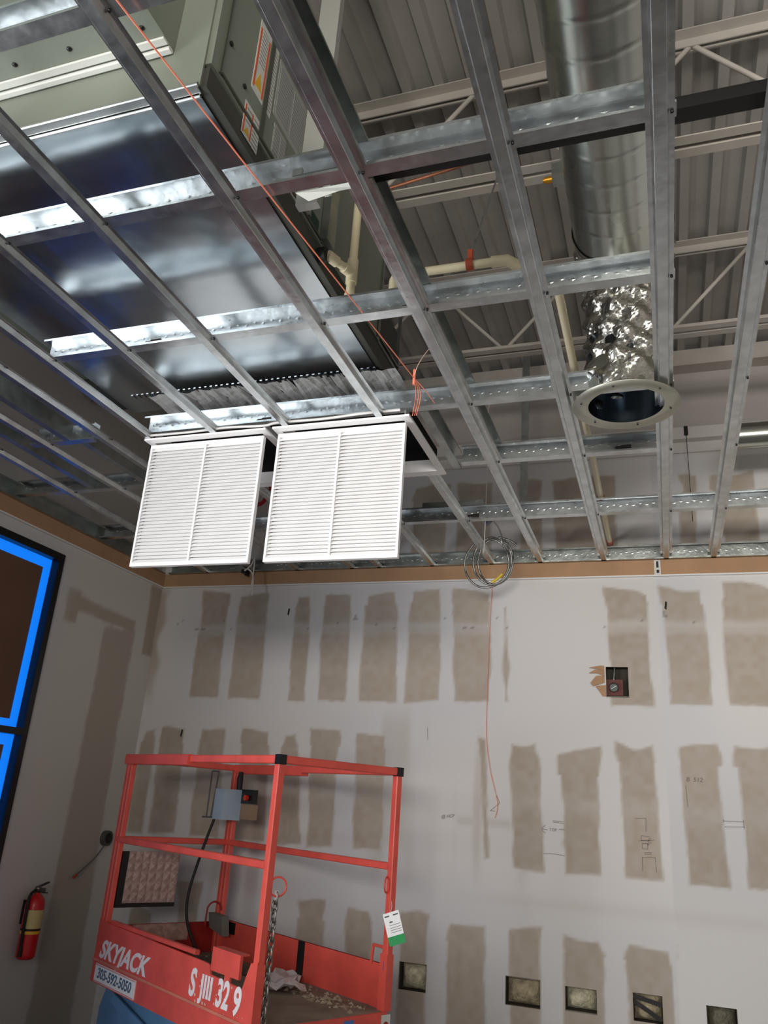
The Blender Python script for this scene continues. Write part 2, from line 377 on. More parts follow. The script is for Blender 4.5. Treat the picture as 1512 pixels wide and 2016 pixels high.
# ------------------------------------------------------------------ left wall with its papered window
WIN = (-2.6, 4.12, .35, 1.428 + CZ)      # y0, y1, z0, z1
def left_colour(Y, Z):
    big = vnoise(Y, Z, 1.3, 11); mid = vnoise(Y, Z, 6, 12); fine = vnoise(Y, Z, 26, 13)
    c = np.array(lin('#c9c6c1')[:3])*(.94+.12*big)[:,None]
    edge = (mid-.5)*.03 + (fine-.5)*.012
    al = np.zeros(Y.shape)
    for q, st in (([(4.66,2.82),(5.00,2.86),(5.05,0),(4.60,0)],.75), ([(4.23,2.99),(4.36,2.99),(4.36,2.77),(4.23,2.77)],.8),
                  ([(4.30,2.97),(4.99,2.93),(4.99,2.84),(4.30,2.86)],.8), ([(5.12,3.25),(5.26,3.25),(5.26,2.72),(5.14,2.72)],.9)):
        al = np.maximum(al, st*(1-sstep(-.012,.012,sdquad(Y,Z,q)+edge)))
    c = c*(1-al[:,None]) + TAN*(.86+.14*big)[:,None]*al[:,None]
    bl = ((1-sstep(4.14,4.32,Y+(mid-.5)*.06))*.5)[:,None]
    c = c*(1-bl) + MUDB*bl
    return c
wl = grid_wall('wall_left', 2.0, YB, 0, ZK, .02, lambda a, b: np.stack([np.full(a.shape, XL), a, b], 1), left_colour, None)
bm = bmesh.new(); bm.from_mesh(wl.data)
bmesh.ops.delete(bm, geom=[q for q in bm.faces if q.calc_center_median().y < WIN[1] and WIN[2] < q.calc_center_median().z < WIN[3]], context='FACES')
for vv in bm.verts:                                             # true up the opening
    if abs(vv.co.y-WIN[1]) < .0101: vv.co.y = WIN[1]
    if abs(vv.co.z-WIN[3]) < .0101 and vv.co.y < WIN[1]+.03: vv.co.z = WIN[3]
bm.to_mesh(wl.data); bm.free()
wl['kind'] = 'structure'
q = MB(); q.box((XL-.02,YF,0),(XL,2.0,WIN[2])); q.box((XL-.02,YF,WIN[3]),(XL,2.0,ZK)); q.box((XL-.02,YF,WIN[2]),(XL,WIN[0],WIN[3]))
q.build('wall_left_far', PLAINW)['kind'] = 'structure'
win = thing('window_1', None, None, (XL, 2.5, WIN[2])); win['kind'] = 'structure'
fr = MB(); xi = XL+.012; xo = XL-.09
y0, y1, z0, z1 = WIN; F = .048
for p, q_ in (((xo,y1-F,z0),(xi,y1,z1)),((xo,y0,z0),(xi,y0+F,z1)),((xo,y0,z1-F),(xi,y1-F,z1)),((xo,y0,z0),(xi,y1-F,z0+F)),((xo,y0,.265+CZ),(xi,y1-F,.305+CZ)),
              ((xo,3.22,z0),(xi,3.30,z1)),((xo,1.5,z0),(xi,1.58,z1)),((xo,-.3,z0),(xi,-.2,z1))): fr.box(p, q_)
fr.build('window_frame', ALU, win)
def pane(ya, yb, za, zb, taped=True):
    g = MB(); g.box((XL-.06,ya,za),(XL-.054,yb,zb)); g.build('pane', GLASS, win)
    p = MB(); p.box((XL-.053,ya+.02,za+.02),(XL-.05,yb-.02,zb-.02)); p.build('kraft_paper', PAPER, win)
    if not taped: return
    t = MB(); tw = .064; x0, x1 = XL-.0495, XL-.046
    def strip(a, b):
        # tape strip with slightly torn edge
        t.box(a, b)
    strip((x0,ya,zb-tw),(x1,yb,zb)); strip((x0,yb-tw,za),(x1,yb,zb-tw)); strip((x0,ya,za),(x1,yb-tw,za+tw*.75))
    if ya > WIN[0]+.2: strip((x0,ya,za+tw*.75),(x1,ya+tw,zb-tw))
    t.build('blue_tape', TAPEB, win)
for ya, yb in ((1.58,3.22),(3.30,y1-F)):
    pane(ya, yb, .305+CZ, z1-F, ya > 2); pane(ya, yb, z0+F, .265+CZ, ya > 2)
text('paper_print', 'UP  W15', .09, mat('black print','#15110f',.8), win, (XL-.049,3.60,2.76), (0,.05,-1), (0,1,.05), .0004)

# ------------------------------------------------------------------ rest of the shell
q = MB(); q.box((XL-.3,YF-.3,-.1),(XR+.3,YB+.3,0)); q.build('floor', FLOORM)['kind'] = 'structure'
q = MB(); q.box((XR,YF,0),(XR+.12,YB,ZK)); q.build('wall_right', PLAINW)['kind'] = 'structure'
q = MB()                                                        # front wall around the shopfront
q.box((XL,YF-.12,0),(-.9,YF,ZK)); q.box((2.9,YF-.12,0),(XR,YF,ZK)); q.box((-.9,YF-.12,3.05),(2.9,YF,ZK)); q.box((-.9,YF-.12,0),(2.9,YF,.45)); q.build('wall_front', PLAINW)['kind'] = 'structure'
w2 = thing('window_2', None, None, (1,YF,.45)); w2['kind'] = 'structure'
q = MB()
for x in (-.9,.36,1.62,2.84): q.box((x,YF-.02,.45),(x+.06,YF+.05,3.05))
for z in (.45,2.2,2.99): q.box((-.84,YF-.02,z),(2.84,YF+.049,z+.06))
q.build('window_frame', ALU, w2)

# roof deck: trapezoidal steel ribs along the room
q = MB(); prof = []; x = .392 - .152*28 - .022
while x < XR+.1:
    prof += [(x,ZK),(x+.044,ZK),(x+.058,ZK+.038),(x+.138,ZK+.038)]; x += .152
prof = [p for p in prof if XL-.08 < p[0] < XR+.08]
q.sheet(prof, 'y', YF, YB-.001, .002)
q.build('ceiling', DECKP)['kind'] = 'structure'

# brown fibreboard bands along the top of the walls
ZT0 = 1.520+CZ
q = MB(); q.box((XL+.012,YB-.018,ZT0),(XR,YB-.0005,ZC-.001)); q.build('trim_1', CARDB)['kind'] = 'structure'
q = MB(); q.box((XL+.0005,YF,ZT0),(XL+.018,YB-.0185,ZC-.001)); q.build('trim_2', CARDB)['kind'] = 'structure'
q = MB(); q.box((XL+.0185,YB-.020,ZT0-.010),(XR,YB-.0005,ZT0-.0005)); q.build('trim_3', WHITED)['kind'] = 'structure'
q = MB(); q.box((XL+.0005,YF,ZT0-.010),(XL+.020,YB-.021,ZT0-.0005)); q.build('trim_4', WHITED)['kind'] = 'structure'

# ------------------------------------------------------------------ roof steel
def joist(Y, label, phase):
    t = thing('bar_joist', label, 'roof joist', (0,Y,ZK), 'roof joists')
    zb = 2.535+CZ
    q = MB()
    for s in (-1,1):
        a = Y+s*.012; b = Y+s*.062
        q.box((XL+.02,min(a,b),ZK-.0065),(XR-.02,max(a,b),ZK-.001)); q.box((XL+.02,a-.003,ZK-.05),(XR-.02,a+.003,ZK-.007))
    q.build('top_chord', JOISTP, t)
    q = MB()
    for s in (-1,1):
        a = Y+s*.012; b = Y+s*.056
        q.box((XL+.02,min(a,b),zb),(XR-.02,max(a,b),zb+.006)); q.box((XL+.02,a-.003,zb+.006),(XR-.02,a+.003,zb+.045))
    q.build('bottom_chord', JOISTP, t)
    x = XL+.1+phase; top = True
    pts = []
    while x < XR-.1:
        pts.append((x,Y,ZK-.03 if top else zb+.02)); x += .46; top = not top
    for a, b in zip(pts[:-1], pts[1:]):
        q = MB(); q.tube([a,b], .011, 8); q.build('web', JOISTP, t)
joist(2.675, 'painted steel roof joist crossing above the round duct, nearer of the two', .20)
joist(4.03, 'painted steel roof joist over the foil elbow, farther of the two', .55)
q = MB(); q.box((XL+.02,YB-.075,2.445+CZ),(XR,YB-.001,2.53+CZ)); q.box((XL+.02,YB-.012,2.37+CZ),(XR,YB-.001,2.445+CZ))
tag(q.build('steel_ledger', mat('pale steel','#c9c5c1',.6)), 'long pale steel ledger running high along the back wall', 'ledger')
q = MB(); q.box((XL+.02,YB-.12,ZK-.12),(XR,YB-.002,ZK-.001)); tag(q.build('deck_ledger', JOISTP), 'painted steel angle holding the end of the roof deck at back wall', 'ledger')

# ------------------------------------------------------------------ ceiling framing
def screw(parent, x, y, z, rr=.0045):
    q = MB(); q.lathe([(0,0),(rr,0),(rr,-.003),(rr*.5,-.0045),(0,-.0045)], 10, (x,y,z)); return q.build('screw', BLACKM, parent)
ROWS_Y = [1.02, 1.627, 2.29, 3.00, 3.612, 4.43]
def channel(x, ya, yb, label, dx=0, screws=True):
    o = thing('furring_channel', label, 'furring channel', (x,ya,ZC), 'furring channels under the ceiling studs')
    q = MB()
    q.sheet([(x-.035,ZC+.021),(x-.0225,ZC+.021),(x-.0165,ZC+.0015),(x-.0150,ZC),(x+.0150,ZC),(x+.0165,ZC+.0015),(x+.0225,ZC+.021),(x+.035,ZC+.021)], 'y', ya, yb, .0009)
    if dx:                                                       # not quite parallel to the others
        for i, v in enumerate(q.v): q.v[i] = (v[0] + dx*(v[1]-ya)/(yb-ya), v[1], v[2])
    q.build('channel', GALV, o)
    if screws:
        for y in ROWS_Y:
            if ya+.03 < y-.02 < yb-.01:
                xx = x + dx*(y-ya)/(yb-ya)
                screw(o, xx+.0285, y-.022, ZC+.0195)
    return o
channel(-3.22, .2, 5.24, 'furring channel closest to the papered window wall', -.10)
channel(-2.98, .2, 5.24, 'second furring channel from the papered window wall', .06)
channel(-2.62, .2, 5.24, 'furring channel passing just left of the left white grille', .07)
channel(-2.335, .2, 2.975, 'furring channel ending at the outer left corner of the left white grille')
channel(-1.97, .2, 2.975, 'furring channel ending over the middle of the left white grille')
channel(-1.59, .2, 2.975, 'furring channel ending between the two white grilles')
channel(-1.13, .2, 2.975, 'furring channel ending over the right white grille, beside the pink string')
channel(-2.10, 3.65, 5.24, 'furring channel between left grille and back wall, nearer the corner', -.01)
channel(-1.86, 3.65, 5.24, 'furring channel reaching back wall behind the left edge of right grille', -.04)
channel(-1.47, 3.65, 5.24, 'furring channel reaching back wall behind the middle of right grille', -.03)
channel(-1.075, 3.65, 5.24, 'short furring channel from the right grille corner to behind the cable coil')
channel(-.74, .2, 5.24, 'furring channel with an open stud lying along its right side')
channel(-.325, .2, 5.24, 'furring channel between cable coil and round duct collar')
channel(.066, .2, 5.24, 'furring channel touching the right rim of the round duct collar')
channel(.335, .2, 5.24, 'rightmost furring channel, right of the round duct collar', .015)

KN = .0008
def stud_x(y, xa, xb, label, z0=None, h=.092, fl=.046, group='cross studs above the furring channels', m_=None, name='ceiling_stud', dimples=True):
    """C stud along x, web at y, open side towards -y"""
    z0 = ZC+.0225 if z0 is None else z0; z1 = z0+h
    o = thing(name, label, 'ceiling stud', (xa,y,z0), group)
    q = MB(); q.sheet([(y-fl,z0+.009),(y-fl,z0),(y,z0),(y,z1),(y-fl,z1),(y-fl,z1-.009)], 'x', xa, xb, .001)
    if dimples:
        x = xa+.03; k = 0
        while x < xb-.03:
            zc = z0+h*(.58 if k % 2 else .66); w_, hh = .011, .007
            q.add([(x-w_,y-.0012,zc),(x,y-.0012,zc-hh),(x+w_,y-.0012,zc),(x,y-.0012,zc+hh),(x,y-.0022,zc)], [(0,1,4),(1,2,4),(2,3,4),(3,0,4)])
            x += .036; k += 1
    q.build('stud', m_ or GALV, o)
    return o
def punch(o, x, y, z):                                           # service knock-out in a web
    q = MB(); w_, hh = .038, .011
    q.poly([(x-w_,y,z),(x-w_+.008,y,z+hh*.6),(x-.012,y,z+hh*.6),(x-.006,y,z+hh),(x+w_,y,z+hh),(x+w_,y,z-hh),(x-.006,y,z-hh),(x-.012,y,z-hh*.6),(x-w_+.008,y,z-hh*.6)], (0,-1,0), .0012)
    q.build('knockout', DARKV, o)
stud_x(1.02, XL+.03, 1.9, 'cross stud nearest the camera, at the top left under the olive cabinet')
s = stud_x(1.627, XL+.03, .105, 'second cross stud from the camera, ending at the channel right of duct')
q = MB(); q.sheet([(1.60,ZC+.0555),(1.62,ZC+.0555),(1.62,ZC+.0955)], 'x', -.90, -.78, .001); q.box((-.93,1.60,ZC+.0555),(-.90,1.612,ZC+.08)); q.build('splice_clip', GALV, s)
q = MB(); q.add([(-.93,1.630,ZC+.021),(-.86,1.629,ZC+.020),(-.74,1.630,ZC+.021),(-.72,1.650,ZC+.016),(-.80,1.652,ZC+.019),(-.90,1.662,ZC+.012)], [(0,1,4,5),(1,2,3,4)]); q.build('torn_tape', mat('pale tape','#c3c6be',.5), s)
s = stud_x(2.29, -2.37, .105, 'third cross stud from the camera, starting free at the left, under pvc pipe')
punch(s, -.78, 2.287, ZC+.06); punch(s, -1.86, 2.287, ZC+.06)
s = stud_x(3.00, -2.36, .105, 'cross stud right above the near edge of both white grilles')
punch(s, -1.72, 2.997, ZC+.055)
s = stud_x(3.00, -3.05, -2.66, 'short pale cross stud just left of the left white grille')
s = stud_x(3.612, -.90, .105, 'cross stud running right from the far corner of the right grille')
punch(s, -.12, 3.609, ZC+.06)
stud_x(3.612, XL+.03, -2.39, 'cross stud between window wall and far corner of the left grille')
s = stud_x(4.43, XL+.03, 1.9, 'cross stud behind the cable coil, last before the wall track')
punch(s, -1.03, 4.427, ZC+.06)
q = MB(); q.sheet([(4.39,ZC+.117),(4.425,ZC+.117),(4.425,ZC+.16)], 'x', -1.35, -.965, .0012); q.build('angle_clip', GALVD, s)
stud_x(YB-.002, XL+.06, 1.9, 'metal track along the top of the back wall', z0=ZC, h=.095, fl=.045, group='wall tracks', m_=GALVD, name='wall_track')
o = thing('wall_track', 'metal track along the top of the papered window wall', 'wall track', (XL,0,ZC), 'wall tracks')
q = MB(); q.sheet([(XL+.05,ZC),(XL+.003,ZC),(XL+.003,ZC+.095),(XL+.05,ZC+.095)], 'y', YF+.05, YB-.055, .001); q.build('track', GALVD, o)
def stud_y(x, ya, yb, label, side=1, z0=None, h=.092, fl=.040, m_=GALVD, group='studs laid along the channels'):
    z0 = ZC+.0225 if z0 is None else z0; z1 = z0+h
    o = thing('ceiling_stud', label, 'ceiling stud', (x,ya,z0), group)
    q = MB(); q.sheet([(x+side*fl,z0+.009),(x+side*fl,z0),(x,z0),(x,z1),(x+side*fl,z1),(x+side*fl,z1-.009)], 'y', ya, yb, .001)
    y = ya+.04; k = 0
    while y < yb-.03:
        zc = z0+h*(.45 if k % 2 else .6)
        q.add([(x+side*.0012,y-.014,zc),(x+side*.0012,y,zc-.010),(x+side*.0012,y+.014,zc),(x+side*.0012,y,zc+.010),(x+side*.004,y,zc)], [(0,1,4),(1,2,4),(2,3,4),(3,0,4)])
        y += .046; k += 1
    q.build('stud', m_, o)
    return o
stud_y(-.735, .2, .975, 'open stud beside a channel, nearest length, at the top edge')
stud_y(-.735, 1.03, 1.582, 'open stud beside a channel, second length, right of the label plates')
stud_y(-.735, 1.632, 2.245, 'open stud beside a channel, length next to the cream pvc trap')
stud_y(-.735, 2.295, 2.955, 'open stud beside a channel, length right of the string knot')
stud_y(-.735, 3.005, 3.568, 'open stud beside a channel, last length before the cable coil')
stud_y(-.955, 3.005, 3.64, 'stud lying along the right side of the right white grille')
stud_y(-2.79, .2, 2.955, 'dark stud left of the sheet metal pan, nearer the pan', -1)
stud_y(-3.10, .2, 3.565, 'dark stud left of the sheet metal pan, nearer the papered window', -1)
stud_y(-2.72, 3.005, 3.565, 'short dark stud left of the left white grille', -1)

q = MB(); q.box((-.72,1.665,ZC+.085),(1.9,1.715,ZC+.125)); tag(q.build('strut_bar', BLACKM), 'black steel bar crossing behind the second cross stud, seen at the right edge', 'strut')
q = MB(); q.sheet([(-1.028,1.76),(-1.028,1.80),(-.99,1.80)], 'y', 0, .01, .001); q = MB()
q.bar((-.975,1.80,ZC+.125),(-.975,1.80,ZK-.01), .074, .03, up=(0,1,0))
tag(q.build('hanger_stud', mat('pale strut steel','#b9bbb4',.5,.5)), 'upright galvanized hanger stud beside the label plates of the cabinet', 'hanger stud')
q = MB(); q.bar((-.755,4.60,ZC+.12),(-.735,4.60,ZK-.05), .045, .03, up=(0,1,0)); tag(q.build('hanger_stud', GALV), 'upright hanger stud standing behind the pink string knot, farther back', 'hanger stud')

# ------------------------------------------------------------------ air handler
AX = -1.12
ah = thing('air_handler', 'large olive air handling cabinet with warning labels above sheet metal duct', 'air handler', (-1.9,2,1.95+CZ))
q = MB(); q.box((-2.75,1.40,1.945+CZ),(AX,2.88,2.52+CZ)); q.build('cabinet', OLIVE, ah)
q = MB(); q.box((-2.75,1.392,1.86+CZ),(AX-.02,1.3995,2.52+CZ)); q.build('front_panel', OLIVE, ah)
bx = MB(); bx.box((-2.75,.25,2.02+CZ),(-1.25,1.391,2.50+CZ)); bx.build('access_box', OLIVE, ah)
q = MB(); q.bar((-2.75,1.378,2.012+CZ),(-1.252,1.378,2.012+CZ), .022, .014, bev=.004); q.bar((-2.75,1.350,2.016+CZ),(-1.252,1.350,2.016+CZ), .026, .008, bev=.003); q.build('edge_trim', mat('pale trim','#d5d6cf',.4), ah)
for a_, b_ in [((AX,y-.004,1.95+CZ),(AX+.006,y+.004,2.51+CZ)) for y in (1.44,2.20,2.84)]+[((AX,1.45,1.955+CZ),(AX+.007,2.19,1.963+CZ)),((AX,1.68,1.965+CZ),(AX+.005,1.705,2.5+CZ))]:
    q = MB(); q.box(a_, b_); q.build('panel_seam', OLIVED, ah)
for x in (-1.30,-1.55,-1.75,-1.98,-2.2): screw(ah, x, 1.30, 2.02+CZ, .008)
for x, y in ((-1.29,.9),(-1.6,.9)): screw(ah, x, y, 2.02+CZ, .008)
for y, z in ((1.47,2.40),(1.47,2.10),(1.57,2.04),(1.93,1.99),(2.08,1.97),(2.30,2.10),(2.26,1.99)):
    q = MB(); q.tube([(AX,y,z+CZ),(AX+.006,y,z+CZ)], .008, 8); q.build('screw', BLACKM, ah)
def fine_print(name, paper):
    M = bpy.data.materials.new(name); M.use_nodes = True; nt = M.node_tree; b = nt.nodes['Principled BSDF']; b.inputs['Roughness'].default_value = .6
    tc = nt.nodes.new('ShaderNodeTexCoord'); sp = nt.nodes.new('ShaderNodeSeparateXYZ'); nt.links.new(tc.outputs['Object'], sp.inputs[0])
    m1 = nt.nodes.new('ShaderNodeMath'); m1.operation = 'MULTIPLY'; m1.inputs[1].default_value = 2*math.pi/.0155; nt.links.new(sp.outputs['Z'], m1.inputs[0])
    m2 = nt.nodes.new('ShaderNodeMath'); m2.operation = 'SINE'; nt.links.new(m1.outputs[0], m2.inputs[0])
    n = nt.nodes.new('ShaderNodeTexNoise'); n.inputs['Scale'].default_value = 160; nt.links.new(tc.outputs['Object'], n.inputs['Vector'])
    m3 = nt.nodes.new('ShaderNodeMath'); m3.operation = 'ADD'; nt.links.new(m2.outputs[0], m3.inputs[0]); nt.links.new(n.outputs[0], m3.inputs[1])
    m4 = nt.nodes.new('ShaderNodeMath'); m4.operation = 'GREATER_THAN'; m4.inputs[1].default_value = .95; nt.links.new(m3.outputs[0], m4.inputs[0])
    mx = nt.nodes.new('ShaderNodeMix'); mx.data_type = 'RGBA'; nt.links.new(m4.outputs[0], mx.inputs['Factor'])
    mx.inputs['A'].default_value = lin(paper); mx.inputs['B'].default_value = lin('#858683'); nt.links.new(mx.outputs['Result'], b.inputs['Base Color']); return M
FINE = fine_print('fine print on white', '#cfcfca'); FINEG = fine_print('fine print on grey', '#a3a49f')
def label(y0, y1, z0, z1, kind, m_=LABEL):
    o = MB(); o.box((AX,y0,z0+CZ),(AX+.0012,y1,z1+CZ)); lb = o.build('label_plate', m_, ah)
    x0, x1 = AX+.0012, AX+.0020; h = z1-z0; wd = y1-y0
    if kind == 'warn':
        q = MB()
        for a in (.03,.47): q.box((x0,y0+wd*a,z0+h*.05+CZ),(x1,y0+wd*(a+.07),z1-h*.10+CZ))
        q.build('orange_stripe', ORANGE, lb)
        q = MB(); a = y0+wd*.28; zz = z0+h*.10+CZ; q.poly([(x0,a-wd*.17,zz),(x0,a+wd*.17,zz),(x0,a,zz+h*.22)], (1,0,0), .001); q.build('warning_triangle', YELLOW, lb)
        rows, cols = 16, ((.14,.44),(.58,.96))
    else: rows, cols = 14, ((.05,.46),(.54,.95))
    for c0, c1 in cols:
        q = MB(); zt = z1-h*.08+CZ; zb_ = z0+h*(.42 if kind == 'warn' and c0 < .3 else .06)+CZ
        q.box((x0,y0+wd*c0,zb_),(x1,y0+wd*c1,zt)); q.build('text_block', FINE if m_ is LABEL else FINEG, lb)
label(1.605,1.735,2.08,2.37,'warn'); label(1.59,1.69,1.885,2.01,'warn'); label(1.75,1.97,2.12,2.36,'spec',LABELG); label(1.77,1.86,1.98,2.10,'spec',LABELG)
label(1.86,2.03,1.86+.09,2.02,'warn'); label(2.05,2.09,2.0,2.07,'spec')
q = MB(); q.box((AX,2.10,1.955+CZ),(AX+.0015,2.165,2.02+CZ)); q.build('green_label', DGREEN, ah)
q = MB(); q.poly([(AX+.002,2.185,1.955+CZ),(AX+.002,2.255,1.955+CZ),(AX+.002,2.255,2.21+CZ),(AX+.002,2.215,2.26+CZ),(AX+.002,2.15,2.20+CZ),(AX+.002,2.185,2.15+CZ)], (1,0,0), .03); q.build('steel_bracket', GALVD, ah)
q = MB(); q.tube([(AX,2.20,1.893+CZ),(AX+.03,2.20,1.893+CZ)], .030, 14); 
q.build('drain_gasket', BLACK, ah)
q = MB(); q.box((-2.75,2.885,1.90+CZ),(AX-.01,3.14,2.16+CZ)); q.build('filter_section', mat('charcoal panel','#3b3d3c',.5), ah)
q = MB(); q.box((AX-.01,2.86,1.93+CZ),(AX+.004,3.15,1.945+CZ)); q.box((AX-.01,2.86,1.965+CZ),(AX+.004,3.15,1.975+CZ)); q.box((AX-.01,3.142,1.88+CZ),(AX+.004,3.155,2.35+CZ)); q.build('filter_rail', GALVD, ah)

# ------------------------------------------------------------------ sheet metal plenum below it
pl = thing('return_plenum', 'wide shiny sheet metal return duct hanging above the studs and grilles', 'duct', (-1.85,2.2,1.85+CZ))
q = MB(); q.box((-2.56,1.41,1.85+CZ),(-1.152,3.10,1.94+CZ)); q.build('duct_pan', SHEET, pl)
q = MB(); q.bar((-2.58,1.385,1.853+CZ),(-1.14,1.385,1.853+CZ), .012, .012, bev=.003); q.bar((-2.58,1.418,1.846+CZ),(-1.15,1.418,1.846+CZ), .010, .010, bev=.003); q.box((-2.58,1.39,1.850+CZ),(-1.145,1.414,1.87+CZ)); q.build('front_flange', mat('bright flange','#cfd2d0',.3,.9), pl)
q = MB(); q.box((-1.151,1.40,1.856+CZ),(-1.122,3.10,1.93+CZ)); q.build('side_flange', mat('shaded flange','#55564f',.5,.5), pl)  # plenum side under the cabinet, its shadow put into the dark colour
q = MB(); nx = 60
for j, (zz, yy) in enumerate(((1.846,2.95),(1.845,3.05),(1.84,3.13),(1.825,3.19),(1.79,3.24),(1.75,3.27))):
    for i in range(nx+1):
        q.v.append((-2.36+1.30*i/nx, yy+random.uniform(-.008,.008), zz+CZ+random.uniform(-.006,.006)))
for j in range(5):
    for i in range(nx):
        a = j*(nx+1)+i; q.f.append((a,a+1,a+nx+2,a+nx+1)); q.sm.append(False)
q.build('foil_skirt', FOILW, pl)
q = MB(); y = 3.0
for i in range(44): q.box((-2.45+.03*i,2.93,1.8475+CZ),(-2.438+.03*i,2.965,1.8498+CZ))
q.build('crimped_edge', GALV, pl)
q = MB()                                                         # black lined boot above the grilles
x0, x1, y0, y1, z0, z1 = -2.34,-1.035,3.02,3.60,ZC+.026,ZC+.118
q.box((x0,y0,z1),(x1,y1,z1+.004)); q.box((x0,y0,z0),(x0+.003,y1,z1)); q.box((x1-.003,y0,z0),(x1,y1,z1)); q.box((x0+.003,y1-.003,z0),(x1-.003,y1,z1)); q.build('lined_boot', mat('black duct liner','#0a0808',.95), pl)

# ------------------------------------------------------------------ the two return grilles, doors hanging open
def grille(x0, x1, label, drop=.625):
    y0, y1 = 3.0, 3.612; t = thing('return_grille', label, 'air grille', ((x0+x1)/2,y0,ZC), 'return air grilles')
    q = MB(); b = .034; z = ZC-.010; zt = ZC-.0005
    q.box((x0,y0-.028,z),(x1,y0+.012,zt)); q.box((x0,y1-b,z),(x1,y1+.02,zt)); q.box((x0,y0+.012,z),(x0+b,y1-b,zt)); q.box((x1-b,y0+.012,z),(x1,y1-b,zt))
    for p, q_ in (((x0+b-.004,y0+.012,zt),(x0+b,y1-b,ZC+.055)),((x1-b,y0+.012,zt),(x1-b+.004,y1-b,ZC+.055)),((x0+b,y1-b,zt),(x1-b,y1-b+.004,ZC+.055))): q.box(p, q_)
    q.build('grille_frame', WHITE, t)
    d0 = MB(); xa, xb = x0+.012, x1-.028; yd = y0+.016; za, zb = ZC-.018-drop, ZC-.018; th = .024; bw = .018
    d0.box((xa,yd,za),(xa+bw*.6,yd+th,zb)); d0.box((xb-bw*.6,yd,za),(xb,yd+th,zb)); d0.box((xa+bw*.6,yd,za),(xb-bw*.6,yd+th,za+bw)); d0.box((xa+bw*.6,yd,zb-bw),(xb-bw*.6,yd+th,zb))
    dr = d0.build('grille_door', WHITE, t)
    mid = (xa+xb)/2; q = MB(); q.box((mid-.005,yd+.0005,za+bw),(mid+.005,yd+th,zb-bw)); q.build('centre_bar', WHITE, dr)
    n = 34; q = MB(); p = (zb-za-2*bw)/n
    for k in range(n):
        z = za+bw+p*(k+.5)
        for s0, s1 in ((xa+bw*.6,mid-.006),(mid+.006,xb-bw*.6)):
            q.add([(s0,yd+.001,z-p*.46),(s1,yd+.001,z-p*.46),(s1,yd+.012,z+p*.46),(s0,yd+.012,z+p*.46),
                   (s0,yd+.0025,z-p*.50),(s1,yd+.0025,z-p*.50),(s1,yd+.0135,z+p*.42),(s0,yd+.0135,z+p*.42)],
                  [(0,1,2,3),(7,6,5,4),(0,4,5,1),(1,5,6,2),(2,6,7,3),(3,7,4,0)])
    q.build('louver', WHITE, dr)
    q = MB(); q.box((xa+bw,yd+th,za+bw),(xb-bw,yd+th+.002,zb-bw)); q.build('filter_backing', mat('white filter','#e6e5e4',.8), dr)
    for xx in (xa+.1, xb-.1):
        q = MB(); q.tube([(xx-.03,yd+.012,ZC-.014),(xx+.03,yd+.012,ZC-.014)], .004, 8); q.build('hinge', GALV, t)
    return t
grille(-2.352,-1.690,'left white louvred return grille, its door hanging open')
grille(-1.655,-.990,'right white louvred return grille, its door hanging open beside the string knot')

# ------------------------------------------------------------------ round duct, foil elbow, ceiling collar
DXc, DZ, DR = -.060, 2.315+CZ, .198
dt = thing('round_duct', 'big round spiral duct turning down through a foil elbow to ceiling collar', 'duct', (DXc,2.9,DZ))
q = MB(); n = 72; ys = np.linspace(-2.9, 2.85, 640); pitch = .135
for y in ys:
    for k in range(n):
        a = 2*math.pi*k/n; ph = ((y/pitch - k/n) % 1.0); e = min(ph, 1-ph)*pitch
        rr = DR + .0022*math.exp(-(e/.0045)**2); q.v.append((DXc+rr*math.sin(a), y, DZ+rr*math.cos(a)))
for i in range(len(ys)-1):
    for k in range(n): q.f.append((i*n+k, i*n+(k+1)%n, (i+1)*n+(k+1)%n, (i+1)*n+k)); q.sm.append(True)
q.build('spiral_pipe', SPIRAL, dt)
path = [(DXc,2.80,DZ),(DXc,2.84,DZ)] + [tuple(p) for p in arc((DXc,2.85,DZ-.20),.20,math.pi/2,0,10,(0,1,0),(0,0,1))] + [(DXc-.02*(i/9),3.05,DZ-.20-.475*i/9) for i in range(1,10)]
path = [Vector(p) for p in path]; dense = smooth_path(path, 5); N = len(dense); n = 80
t0 = MB(); xax = Vector((1,0,0))
for i, p in enumerate(dense):
    t = (dense[min(i+1,N-1)]-dense[max(i-1,0)]).normalized(); yv = t.cross(xax).normalized(); fr_ = i/(N-1)
    base = .204-.050*fr_
    for k in range(n):
        a = 2*math.pi*k/n
        cr = .010*math.sin(5*a+9*fr_*7)+.008*math.sin(9*a-31*fr_)+random.uniform(-.0035,.0035)
        cr *= min(1, 6*fr_)*(1 if fr_ < .93 else .3)
        t0.v.append(tuple(p + (xax*math.cos(a)+yv*math.sin(a))*(base+cr)))
for i in range(N-1):
    for k in range(n): t0.f.append((i*n+k, i*n+(k+1)%n, (i+1)*n+(k+1)%n, (i+1)*n+k)); t0.sm.append((i*7+k*3) % 5 > 1)
t0.build('foil_elbow', FOIL, dt)
cz_ = ZC-.016; cx, cy = -.083, 3.05
q = MB(); q.lathe([(.150,.0),(.150,.18),(.152,.18),(.152,.003),(.213,.003),(.214,.0),(.150,.0)], 64, (cx,cy,cz_)); q.build('ceiling_collar', mat('collar steel','#b4b4a8',.42,.85,.06,6), dt)
q = MB(); q.lathe([(.1495,.0),(.1495,.30),(.01,.34)], 48, (cx,cy,cz_)); q.build('inner_sleeve', mat('dark sleeve','#77818a',.22,1), dt)
for k in range(6): 
    a = k*math.pi/3+.3; screw(dt, cx+.182*math.cos(a), cy+.182*math.sin(a), cz_, .004)
q = MB(); q.box((-.315,2.56,2.40+CZ),(-.262,2.62,2.47+CZ)); q.build('damper_box', GALVD, dt)
